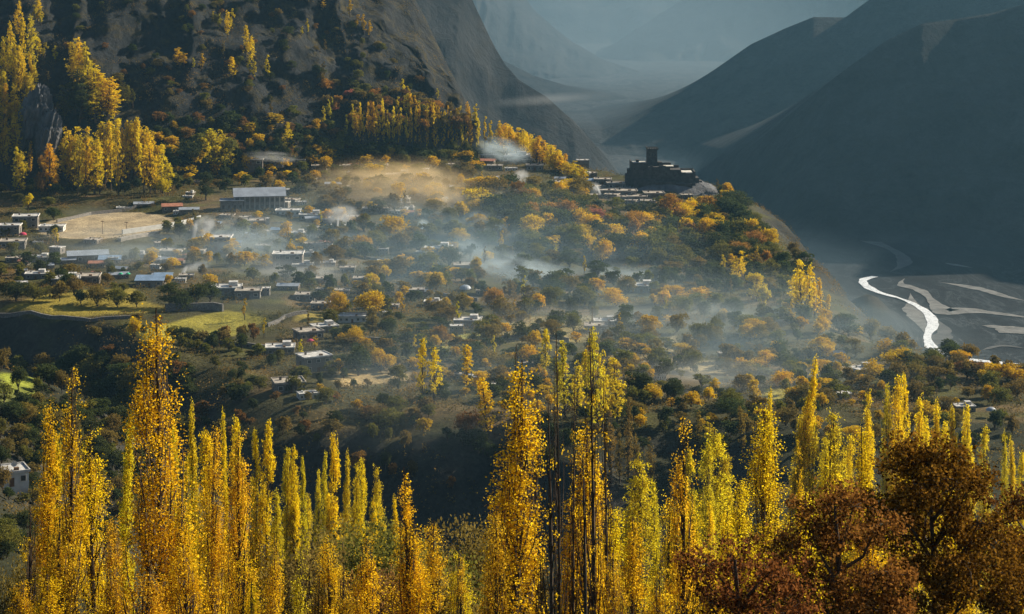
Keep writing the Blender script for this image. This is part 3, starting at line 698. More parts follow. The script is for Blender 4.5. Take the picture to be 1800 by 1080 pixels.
# upper bank on the crag
for (px, by, h, w, c) in [(128,155,90,18,LIME),(138,160,95,18,YEL),(148,165,92,20,LIME),(158,175,86,22,LIME),(165,190,78,26,YEL),(176,195,70,26,YEL),(188,205,70,28,YEL),(200,212,56,26,YEL),(150,200,70,24,DGR),(132,200,80,24,DGR),(140,215,70,26,DGR),(168,215,60,26,LIME)]:
    far_tree(px, by, h, w, 'poplar', c)
for k in range(26):
    px = rng2.uniform(-4, 62); by = rng2.uniform(95, 190) if k % 2 else rng2.uniform(190, 345)
    far_tree(px, by, rng2.uniform(60, 110), rng2.uniform(9, 15), 'poplar', rng2.choice([YEL, YEL, LIME, AMB]))
for (px, by, h, w, c) in [(31,70,70,10,YEL),(66,40,44,12,YEL),(60,42,34,9,YEL),(72,45,30,10,LIME),(70,100,35,12,YEL),(78,104,30,10,LIME),(98,110,30,8,LIME),(88,344,95,20,AMB),(97,340,70,16,AMB),(40,345,80,14,YEL),(28,345,90,12,LIME),(12,300,80,10,YEL)]:
    far_tree(px, by, h, w, 'poplar', c)
# poplar belt under the cliff
for k in range(37):
    px = 608 + 262 * (k + rng2.uniform(0, .9)) / 37
    by = np.interp(px, [608, 700, 800, 870], [238, 258, 262, 258]) + rng2.uniform(-6, 12)
    top = np.interp(px, [608, 640, 700, 760, 870], [188, 184, 190, 192, 204]) + rng2.uniform(-4, 16)
    far_tree(px, by, by - top + rng2.uniform(0, 16), rng2.uniform(5, 8), 'poplar', rng2.choice([YEL, YEL, GOLD, YEL]))
for k in range(18):
    px = rng2.uniform(672, 860); by = np.interp(px, [672, 860], [205, 232]) + rng2.uniform(-8, 4); 
    far_tree(px, by, rng2.uniform(30, 48), rng2.uniform(7, 11), 'poplar', rng2.choice([YEL, GOLD, LIME, AMB]))
for k in range(44):
    px = 874 + 156 * (k + rng2.uniform(0, .9)) / 44
    by = np.interp(px, [874, 930, 970, 1030], [266, 280, 298, 322]) + rng2.uniform(-6, 4)
    top = np.interp(px, [874, 885, 940, 975, 1030], [214, 212, 236, 256, 300]) + rng2.uniform(-3, 12)
    far_tree(px, by, by - top, rng2.uniform(11, 18), 'poplar', rng2.choice([YEL, GOLD, YEL]))

# broadleaf trees: named ones first
random.seed(31)
for (px, by, h, w, kd, c) in [(842,372,40,60,'r',YEL),(862,378,34,44,'r',YEL),(912,372,56,34,'tall',RUSTC),(925,375,44,30,'tall',RUSTC),(936,368,36,30,'r',GOLD),(1178,392,52,52,'tall',ORG),(1140,396,30,36,'r',OLV),(955,362,42,32,'tall',OLV),
  (935,402,44,40,'r',ORG),(970,396,40,40,'r',ORG),(990,400,46,42,'r',ORG),(1020,406,36,36,'r',GOLD),(1050,402,34,34,'r',PINK),(1070,408,32,32,'r',ORG),(1130,410,34,40,'r',GOLD),(1100,412,28,34,'r',OLV),(1030,432,34,42,'r',GOLD),(1215,385,36,36,'r',GOLD),
  (1245,382,34,30,'r',ORG),(1232,372,26,24,'r',GOLD),(1210,378,24,30,'r',GOLD),(1262,372,28,22,'r',DGR),(1280,385,30,26,'r',DGR),(1325,425,40,36,'r',GOLD),(1340,440,32,26,'r',ORG),(1305,410,40,34,'r',DGR),(1352,452,26,22,'r',DGR),(1375,480,34,30,'r',DGR),
  (1330,530,52,40,'tall',YEL),(1342,540,36,26,'r',YEL),(1028,540,36,44,'r',OLV),(865,545,38,40,'r',ORG),(880,560,40,44,'r',BRN),(925,556,30,34,'r',OLV),(1350,590,32,40,'r',BRN),(1315,605,34,34,'r',GOLD),(1490,590,40,50,'tall',DGR),(1530,598,36,36,'r',BRN),
  (1475,585,30,36,'r',BRN),(690,425,44,60,'r',AMB),(660,440,34,44,'r',OLV),(705,440,34,44,'r',BRN),(640,408,30,26,'r',OLV),(1230,608,40,50,'r',OLV),(1255,612,36,46,'r',BRN),(1700,665,30,60,'r',RUSTC),(1740,668,30,60,'r',GOLD),(1780,672,30,60,'r',GOLD),
  (1640,650,36,40,'tall',OLV),(1125,700,44,56,'r',DGR),(1150,710,34,40,'r',AMB),(1185,705,36,40,'r',DGR),(1215,640,30,40,'r',BRN),(400,290,46,36,'r',OLV),(350,262,26,30,'r',OLV),(330,280,30,50,'r',DGR),(362,352,52,30,'tall',DGR),(50,372,34,18,'tall',YEL),
  (285,345,30,20,'r',YEL),(183,322,30,18,'r',AMB),(75,320,50,20,'tall',ORG),(70,345,40,20,'r',RUSTC),(20,220,40,30,'r',AMB),(30,250,30,26,'r',ORG),(300,540,44,44,'tall',DGR),(345,540,40,44,'r',DGR),(320,545,36,40,'r',DGR),(370,532,34,40,'r',DGR),
  (205,540,34,40,'r',OLV),(170,538,36,40,'r',BRN),(142,538,26,22,'r',DGR),(240,540,26,34,'r',OLV),(28,530,36,50,'tall',DGR),(60,530,30,40,'r',OLV),(105,530,34,30,'r',BRN),(130,520,34,34,'r',BRN),(235,600,40,26,'r',AMB),(355,605,22,36,'r',BRN),(392,605,22,36,'r',BRN),
  (425,602,28,20,'r',BRN),(445,600,30,18,'r',RUSTC),(318,615,26,22,'r',OLV),(490,640,24,20,'r',OLV),(1410,712,36,50,'r',BRN),(1395,665,30,44,'r',OLV),(700,490,40,44,'tall',BRN),(770,500,34,44,'r',DGR),(790,470,34,34,'r',DGR),(750,480,34,40,'r',OLV),
  (600,560,44,30,'tall',AMB),(650,560,46,60,'r',AMB),(645,640,40,50,'r',BRN),(665,650,36,40,'r',AMB),(630,660,50,50,'r',DGR),(770,560,30,44,'r',BRN),(775,610,38,36,'r',RUSTC),(860,610,40,40,'r',BRN),(745,760,24,34,'r',AMB),(685,755,36,60,'r',OLV),(655,740,26,44,'r',BRN),
  (820,770,44,36,'r',RUSTC),(628,720,16,24,'r',AMB),(520,690,26,30,'r',OLV),(700,690,50,34,'tall',OLV)]:
    far_tree(px, by, h, w, 'tall' if kd == 'tall' else 'round', c)
# gardens and orchards filled in between
HOUSES_KEEP = [(455,362,50),(150,452,50),(620,562,36),(555,585,40),(500,605,34),(550,640,36),(820,570,34),(1060,572,40),(1522,640,36),(508,465,44),(262,490,34),(410,505,50)]
placed = []
def fill(poly, n, pal, hmin, hmax, seed, sep=0.55, kinds=('round',)):
    r = random.Random(seed); xs = [p[0] for p in poly]; ys = [p[1] for p in poly]; k = tries = 0
    while k < n and tries < n * 60:
        tries += 1
        px = r.uniform(min(xs), max(xs)); py = r.uniform(min(ys), max(ys))
        if sdf(np.array([[px]]), np.array([[py]]), poly)[0, 0] < 0: continue
        h = r.uniform(hmin, hmax)
        if any(abs(px - a) < (h + b) * sep * 0.5 and abs(py - c_) < (h + b) * sep * 0.16 for a, c_, b in placed[-1200:]): continue
        if any(abs(px - a) < b * 0.75 and -6 < py - c_ < 26 for a, c_, b in HOUSES_KEEP): continue
        if 1030 < px < 1262 and py - h * 0.95 < 346: continue
        if ((px - 215) / 95) ** 2 + ((py - 398) / 26) ** 2 < 1: continue
        if far_tree(px, py, h, h * r.uniform(0.7, 1.5), 'tall' if r.random() < 0.3 else 'round', r.choice(pal)): placed.append((px, py, h)); k += 1
WARM = [ORG, GOLD, AMB, OLV, DGR, PINK]; MIX = [BRN, OLV, DGR, AMB, GOLD, BRN]; DARK = [DGR, DGR, OLV, BRN]
fill([(840,345),(1290,350),(1370,470),(1110,475),(860,430)], 130, [DGR, DGR, OLV, ORG, GOLD, BRN, DGR, OLV], 24, 42, 1)
fill([(300,285),(620,270),(860,290),(860,360),(620,340),(300,340)], 150, MIX + [AMB, DGR], 13, 26, 2)
fill([(560,340),(860,340),(860,520),(560,520)], 110, MIX, 15, 34, 3)
fill([(240,400),(560,380),(560,520),(240,500)], 70, [BRN, AMB, OLV, GOLD, DGR], 14, 28, 4)
fill([(560,520),(1180,515),(1180,700),(900,700),(700,660),(560,600)], 190, [BRN, BRN, OLV, AMB, DGR, DGR], 15, 36, 5)
fill([(1180,520),(1450,570),(1620,610),(1800,665),(1800,720),(1200,700)], 150, [BRN, OLV, AMB, BRN, DGR], 15, 36, 6)
fill([(250,215),(600,225),(620,265),(260,300)], 80, [DGR, DGR, OLV, RUSTC, AMB], 13, 26, 7)
fill([(0,440),(240,450),(240,520),(0,520)], 34, [BRN, DGR, OLV], 14, 26, 8)
fill([(560,140),(680,170),(820,210),(700,215),(580,200)], 18, [ORG, RUSTC, BRN, PINK], 14, 24, 9)
fill([(60,590),(220,560),(440,620),(500,720),(740,780),(820,880),(620,860),(300,760)], 40, [BRN, RUSTC, DGR, DGR], 16, 34, 10)
fill([(0,700),(180,700),(200,840),(60,860)], 60, [OLV, DGR, DGR, BRN], 18, 40, 12)

rv = random.Random(8)
for k in range(46):
    vx, vy = rv.uniform(300, 1500), rv.uniform(310, 660)
    if 1020 < vx < 1270 and vy < 400: continue
    far_tree(vx, vy, rv.uniform(26, 46), rv.uniform(5, 9), 'poplar', rv.choice([YEL, GOLD, LIME, BRN, AMB]))
fill([(120,10),(560,0),(800,190),(560,215),(120,200)], 110, [BRN, RUSTC, OLV, DGR, OLV], 9, 18, 13, sep=0.3)
fill([(0,355),(110,355),(110,430),(0,440)], 8, [DGR, OLV], 16, 24, 14)
fill([(230,560),(600,640),(760,720),(760,800),(240,760)], 26, [DGR, DGR, OLV, RUSTC], 16, 30, 15)
fill([(560,700),(1300,700),(1350,800),(900,820)], 40, [DGR, OLV, BRN, DGR], 20, 36, 16)
fill([(1250,690),(1800,720),(1800,800),(1300,780)], 30, [DGR, OLV, BRN, AMB], 20, 34, 17)
fill([(0,330),(300,330),(300,350),(0,350)], 16, [DGR, OLV, BRN], 14, 22, 18)
fill([(560,262),(870,272),(880,290),(600,280)], 14, [DGR, DGR, OLV], 14, 24, 19)
fill([(620,150),(800,200),(860,240),(620,225)], 40, [ORG, BRN, RUSTC, OLV], 14, 24, 20)
fill([(860,425),(1100,440),(1420,450),(1440,520),(900,520)], 120, [DGR, DGR, DGR, OLV, BRN], 16, 34, 22)
fill([(0,650),(230,640),(330,760),(330,960),(0,1000)], 120, [DGR, DGR, OLV, BRN], 20, 46, 23)
fill([(1150,350),(1270,345),(1450,560),(1380,560)], 60, [DGR, OLV, GOLD, DGR], 16, 30, 24)
fill([(480,260),(620,266),(880,276),(880,290),(620,290),(480,290)], 34, [DGR, DGR, OLV], 14, 26, 25)
fill([(880,640),(1500,650),(1560,770),(880,770)], 110, [BRN, OLV, GOLD, DGR, AMB], 12, 28, 26)
fill([(560,590),(900,590),(900,700),(560,700)], 50, [BRN, OLV, AMB, DGR], 12, 26, 27)
fill([(300,600),(600,640),(600,720),(300,700)], 30, [DGR, OLV, BRN], 12, 24, 28)
plant_all()

# ------------------------------------------------------------------ near leafy trees and the oak
random.seed(41)
for (px, top, Y, w, c, d) in [(600,922,150,250,BRN,'brownish gold rounded tree'),(800,912,150,220,BRN,'olive leafed spreading tree'),(545,968,135,210,BRN,'wide brownish olive tree'),(700,950,140,240,OLV,'dark olive round tree'),(760,985,125,200,BRN,'low olive tree'),(640,1000,120,200,RUSTC,'low brown tree'),(30,980,120,110,BRN,'brown gold round tree')]:
    near_tree(px, top, Y, w, BROADN, c, H=11.2, W0=10.5, name='broadleaf_tree', desc=d, where=word_front(px))

OAKLEAF = leafmat('oak_leaf', trans=0.4, darkshift=(0.07, 0.05, 0.1))
def oak(px, Y, pads, c, trunk_px, label, n_per=2600, leaf=0.12, seed=0):
    """spreading tree seen close: limbs run from the trunk to separate leaf pads (px, py, rx, ry, dy)"""
    g_ = np.random.default_rng(seed)
    X = (trunk_px - 900) / FPX * Y; base = gz(X, Y); k = Y / FPX
    tk = QB(); cr = QB()
    ztop = min(W(p[0], p[1], Y).z for p in pads) - base
    zhi = max(W(p[0], p[1], Y).z for p in pads) - base
    tpts = [(0.15 * math.sin(i * 1.3), 0.1 * math.cos(i), zhi * i / 8 - (0.5 if i == 0 else 0)) for i in range(9)]
    tk.tube(tpts, np.linspace(0.2, 0.04, 9), 8)
    for (ax, ay, rx, ry, dy) in pads:
        P = W(ax, ay, Y); c0 = np.array([P.x - X, dy, P.z - base]); rx_, ry_ = rx * k, ry * k
        hs = max(zhi * 0.12, c0[2] - abs(c0[0]) * 0.7 - 1.0); hs = min(hs, zhi * 0.95)
        st = np.array([np.interp(hs, [t[2] for t in tpts], [t[0] for t in tpts]), 0, hs])
        m1 = st * 0.6 + c0 * 0.4 + np.array([0, 0, 0.25 * abs(c0[0])]) * 0.4 + g_.normal(size=3) * 0.15
        tk.tube([tuple(st), tuple(m1), tuple(c0)], [0.07, 0.045, 0.02], 5)
        nt_ = max(8, int(rx_ * ry_ * 16)); ends = []
        for j in range(nt_):
            e = c0 + unit(1, g_)[0] * np.array([rx_, rx_ * 0.9, ry_]) * g_.uniform(0.5, 1.0)
            mm = (c0 + e) / 2 + g_.normal(size=3) * 0.12
            tk.tube([tuple(c0), tuple(mm), tuple(e)], [0.016, 0.01, 0.004], 3); ends.append(e)
        ends = np.array(ends); n = int(n_per * rx_ * ry_)
        cl = ends[g_.integers(0, len(ends), n // 20)] + g_.normal(size=(n // 20, 3)) * np.array([0.24, 0.24, 0.16])
        C = np.repeat(cl, 20, 0); C = C + g_.normal(size=C.shape) * 0.10
        rand_leaves(cr, C, leaf, g_, 0, 0, 0.7)
    r = empty('oak_tree', (X, Y, base)); link('trunk', tk.mesh('oak_trunk', [BARK]), r)
    ck = link('crown', cr.mesh('oak_crown', [OAKLEAF]), r); ck.color = (*c, 1)
    tag(r, label, 'tree', 'foreground oaks'); return r
oak(1640, 62, [(1590,790,34,24,0),(1600,820,46,30,1),(1650,800,60,36,0),(1665,840,80,40,-1),(1630,850,60,34,1.5),(1700,860,44,26,0),(1728,848,30,14,.5),(1560,880,60,30,-1),(1640,910,90,40,1),(1720,920,80,34,0),(1580,950,70,34,1),
      (1680,970,100,44,-1),(1760,975,80,40,1),(1620,1020,100,44,0),(1720,1040,110,44,1),(1550,1040,90,44,-1),(1790,1050,70,40,0)], (0.32, 0.16, 0.02), 1636, 'dark spreading oak with brown orange leaves at lower right', 2500, 0.115, 1)
oak(1480, 58, [(1500,890,60,24,0),(1460,905,56,26,1),(1530,905,50,24,-1),(1430,950,60,30,0),(1490,950,60,34,1),(1540,985,60,34,-1),(1400,1000,60,34,1),(1460,1020,80,40,0),(1520,1050,80,40,-1),(1390,1060,70,34,0)], (0.42, 0.19, 0.04), 1475, 'low orange brown oak left of the dark spreading oak', 2500, 0.11, 2)
oak(1290, 52, [(1240,990,34,18,0),(1290,1000,50,26,1),(1345,985,44,24,-1),(1380,1010,40,26,0),(1230,1030,40,26,1),(1300,1050,70,34,0),(1370,1055,60,34,-1),(1250,1070,50,26,.5)], (0.34, 0.13, 0.035), 1300, 'dark red oak low in front of the yellow poplars', 2500, 0.10, 3)
oak(1800, 66, [(1800,880,30,18,0),(1785,905,40,22,1),(1810,940,50,30,-1),(1780,990,50,30,0),(1815,1040,50,40,0)], (0.26, 0.11, 0.02), 1812, 'brown oak cut off by the right edge', 2500, 0.12, 4)

# bare branch at the bottom
q = QB(); X0 = W(1170, 1140, 60); g_ = np.random.default_rng(9); bz = gz(X0.x, 60)
def twig(p, d, L, r, lv):
    pts = [p]; 
    for i in range(4):
        d = (d + Vector(g_.normal(size=3)) * 0.16); d.normalize(); pts.append(pts[-1] + d * L / 4)
    q.tube(pts, np.linspace(r, r * 0.45, 5), 4)
    if lv > 0:
        for i in (1, 2, 3, 4):
            nd = (d + Vector((g_.normal(), g_.normal() * 0.6, abs(g_.normal()) * 0.5)) * 0.9).normalized(); twig(pts[i], nd, L * 0.62, r * 0.5, lv - 1)
ztop = W(0, 1060, 60).z - bz
q.tube([(0, 0, -0.5), (0.1, 0, ztop * 0.5), (0, 0, ztop - 1.6)], [0.14, 0.1, 0.07], 6)
for k in range(5): twig(Vector((0, 0, ztop - 1.8 + 0.15 * k)), Vector((math.cos(k * 2.4), 0.4 * math.sin(k * 2.4), 0.75)).normalized(), 1.5, 0.035, 2)
o = link('bare_tree', q.mesh('bare_tree', [BARK]), None, (X0.x, 60, bz)); tag(o, 'small leafless tree with crooked dark twigs at the bottom edge', 'tree')

# ------------------------------------------------------------------ undergrowth over the plateau and slopes
def scatter_cover():
    n = 60000; g_ = np.random.default_rng(99)
    px = g_.uniform(-20, 1820, n); Y = 400 + 830 * g_.uniform(0, 1, n) ** 0.8; X = (px - 900) / FPX * Y
    z = height(X, Y); d = sdf(X, Y, RIM)
    py = HOR - FPX * z / Y
    k = ((d > 1) | (g_.uniform(size=n) < 0.5)) & (z > -260) & ((((X + 205) / 34) ** 2 + ((Y - 1000) / 48) ** 2) > 1)
    for poly, c in FIELDS[:8]: k &= sdf(px, py, poly) < 0
    k &= (vnoise(np.stack([X / 16, Y / 16, X * 0], -1), 5) > -0.15) & ~((np.abs(X - 92) < 30) & (np.abs(Y - 1165) < 30))
    C = np.stack([X, Y, z], -1)[k]
    C = np.repeat(C, 8, 0); C = C + g_.normal(size=C.shape) * np.array([0.9, 0.9, 0.55]) + np.array([0, 0, 0.7])
    q = QB(); rand_leaves(q, C, 0.6, g_, 0, 0.2, 0.7); return q.mesh('undergrowth', [COVER])
def covermat():
    m, nt, out = newmat('dry_scrub'); geo = N(nt, 'ShaderNodeNewGeometry')
    n1 = N(nt, 'ShaderNodeTexNoise', Scale=0.05, Detail=3.0); nt.links.new(geo.outputs['Position'], n1.inputs['Vector'])
    a = ramp(nt, n1.outputs[0], [(0.35, (0.08, 0.09, 0.03)), (0.5, (0.24, 0.17, 0.05)), (0.65, (0.36, 0.22, 0.06))])
    b = mixc(nt, a, (0.5, 0.5, 0.5), 1.0, 'MULTIPLY'); c = mixc(nt, b, a, geo.outputs['Random Per Island'])
    d = N(nt, 'ShaderNodeBsdfDiffuse'); t = N(nt, 'ShaderNodeBsdfTranslucent'); mx = N(nt, 'ShaderNodeMixShader'); mx.inputs[0].default_value = 0.35
    nt.links.new(c, d.inputs['Color']); nt.links.new(c, t.inputs['Color']); nt.links.new(d.outputs[0], mx.inputs[1]); nt.links.new(t.outputs[0], mx.inputs[2]); nt.links.new(mx.outputs[0], out.inputs['Surface']); return m
COVER = covermat()
tag(link('undergrowth', scatter_cover()), 'low brown and gold scrub between the village trees', 'undergrowth', kind='stuff')
def crag_cover():
    """thin scrub clinging to the crag"""
    g_ = np.random.default_rng(77); P = []
    for k in range(2600):
        px = g_.uniform(0, 800); py = g_.uniform(0, 300) ** 1.0
        if vnoise(np.array([[px / 60, py / 40, 0]]), 3)[0] < 0.0: continue
        p = hit(px, py)
        if p is not None and 1000 < p.y < 1400: P.append(p)
    C = np.repeat(np.array(P), 14, 0); C = C + g_.normal(size=C.shape) * np.array([1.2, 1.0, 0.9]) + np.array([0, -0.5, 0.6])
    q = QB(); rand_leaves(q, C, 0.55, g_, 0, 0.1, 0.7); return q.mesh('scrub', [COVER])
tag(link('scrub', crag_cover()), 'sparse autumn scrub clinging to the dark crag', 'scrub', kind='stuff')

# ------------------------------------------------------------------ houses
def quad_part(name, mat, boxes, parent):
    q = QB()
    for b in boxes: q.box(*b)
    return link(name, q.mesh(name, [mat]), parent)

def gable(q, x0, x1, y0, y1, z0, z1, t=0.25):
    """ridge along x, two sloping sheets"""
    ym = (y0 + y1) / 2
    for (a, b) in ((y0, ym), (y1, ym)):
        V = [(x0, a, z0), (x1, a, z0), (x1, b, z1), (x0, b, z1), (x0, a, z0 + t), (x1, a, z0 + t), (x1, b, z1 + t), (x0, b, z1 + t)]
        q.add(V, [(0, 3, 2, 1), (4, 5, 6, 7), (0, 1, 5, 4), (1, 2, 6, 5), (2, 3, 7, 6), (3, 0, 4, 7)])

def house(w, d, h, wall=MUD, roof=ROOFC, nwin=3, floors=1, style='flat', dish=False, shed=False, tank=False, name='village_house'):
    r = empty(name)
    q = QB(); q.box(-w / 2, w / 2, -d / 2, d / 2, -4.0, h)
    if style == 'gable':
        rise = d * 0.18
        for sx in (-1, 1):
            x = sx * (w / 2 - 0.15); q.add([(x - .14, -d / 2, h), (x - .14, d / 2, h), (x - .14, 0, h + rise), (x - .14, 0, h + rise)], [(0, 1, 2, 3)]); q.add([(x + .14, -d / 2, h), (x + .14, d / 2, h), (x + .14, 0, h + rise), (x + .14, 0, h + rise)], [(0, 1, 2, 3)])
    link('wall', q.mesh('wall', [wall]), r)
    q = QB()
    if style == 'gable': gable(q, -w / 2 - .5, w / 2 + .5, -d / 2 - .6, d / 2 + .6, h - 0.05, h + d * 0.18)
    else:
        q.box(-w / 2 - .35, w / 2 + .35, -d / 2 - .35, d / 2 + .35, h, h + .28)
        for b in ((-w / 2 - .35, w / 2 + .35, -d / 2 - .35, -d / 2 - .1, h + .28, h + .6), (-w / 2 - .35, w / 2 + .35, d / 2 + .1, d / 2 + .35, h + .28, h + .6), (-w / 2 - .35, -w / 2 - .1, -d / 2 - .1, d / 2 + .1, h + .28, h + .6), (w / 2 + .1, w / 2 + .35, -d / 2 - .1, d / 2 + .1, h + .28, h + .6)):
            q.box(*b)
        if shed: q.box(w * 0.08, w * 0.38, -d * 0.1, d * 0.35, h + .28, h + 2.3)
    rf = link('roof', q.mesh('roof', [roof]), r)
    if style == 'flat': quad_part('roof_crate', WOOD, [(w * .1, w * .1 + 1.1, -d * .35, -d * .35 + .9, h + .28, h + .95)], rf); quad_part('chimney', MUD, [(-w * .3, -w * .3 + .6, d * .1, d * .1 + .6, h + .28, h + 1.5)], rf)
    if tank: quad_part('water_tank', PLASTER, [(-w * 0.35, -w * 0.35 + 1.2, 0, 1.2, h + .28, h + 1.5)], rf)
    fh = h / floors
    for f in range(floors):
        for k in range(nwin):
            x = -w / 2 + w * (k + 0.5) / nwin; z = f * fh + fh * 0.35; s = min(1.3, w / nwin * 0.42) / 2
            if f == 0 and k == nwin // 2:
                dr = quad_part('door', WOOD, [(x - .55, x + .55, -d / 2 - .08, -d / 2 + .02, 0.0, 2.1)], r); continue
            wd = quad_part('window', GLASS, [(x - s, x + s, -d / 2 - .05, -d / 2 + .02, z, z + fh * 0.4)], r)
            fr = quad_part('frame', TRIM, [(x - s - .12, x - s, -d / 2 - .1, -d / 2 + .02, z - .1, z + fh * 0.4 + .1), (x + s, x + s + .12, -d / 2 - .1, -d / 2 + .02, z - .1, z + fh * 0.4 + .1), (x - s, x + s, -d / 2 - .1, -d / 2 + .02, z + fh * 0.4, z + fh * 0.4 + .1), (x - s, x + s, -d / 2 - .1, -d / 2 + .02, z - .1, z)], wd)
    for sx in (-1, 1):
        quad_part('window', GLASS, [(sx * w / 2 - .05, sx * w / 2 + .05, -.6, .6, h * 0.35, h * 0.72)], r)
    return r

def kids(o): return [c for c in bpy.data.objects if c.parent is o]
PROTO = {}
def tree_of(o, index):
    return (o, [tree_of(c, index) for c in index.get(o.name, [])])
def copy_t(t, parent=None):
    o, ch = t; c = o.copy(); COL.objects.link(c); c.parent = parent
    for k in ch: copy_t(k, c)
    return c
SPECS = [ # w, d, h, wall, roof, nwin, floors, style, extra
 dict(w=9, d=8, h=3.2, wall=MUD, roof=ROOFM, nwin=3), dict(w=12, d=9, h=3.4, wall=STONE, roof=ROOFC, nwin=3, shed=True), dict(w=10, d=8, h=6.0, wall=BRICKM, roof=ROOFC, nwin=3, floors=2),
 dict(w=14, d=9, h=3.4, wall=PLASTER, roof=ROOFC, nwin=5, tank=True), dict(w=8, d=7, h=3.0, wall=STONE, roof=ROOFM, nwin=3), dict(w=16, d=9, h=3.6, wall=MUD, roof=METAL, nwin=5, style='gable'), dict(w=12, d=10, h=3.4, wall=BRICKM, roof=METALB, nwin=3, style='gable'),
 dict(w=11, d=8, h=3.3, wall=MUD, roof=RUST, nwin=3, style='gable')]
SPECN = ['earth roofed mud house', 'stone house with pale flat roof', 'two storey block house', 'white plastered flat roofed house', 'little earth roofed stone house', 'mud house with grey gable', 'block house with bluish gable', 'low house with rusty gable']
protos = [house(**s) for s in SPECS]
idx = {}
for o in bpy.data.objects:
    if o.parent: idx.setdefault(o.parent.name, []).append(o)
protos = [tree_of(p, idx) for p in protos]
used = set()
def put_house(px, by, wpx, v, rz=0.0, hs=1.0, ds=1.0, desc=None, dark=False):
    p = hit(px, by)
    if p is None or p.y > 1300: return None
    if v not in used: o = protos[v][0]; used.add(v)
    else: o = copy_t(protos[v])
    s = 0.86 * (wpx * p.y / FPX) / SPECS[v]['w']
    o.location = (p.x, p.y + SPECS[v]['d'] * 0.5 * ds, p.z - 0.1); o.rotation_euler = (0, 0, rz); o.scale = (s, s * ds, max(0.6, min(1.15, s)) * hs * 0.85)
    reg(o, px, by, desc or SPECN[v], 'house'); return o
random.seed(51)
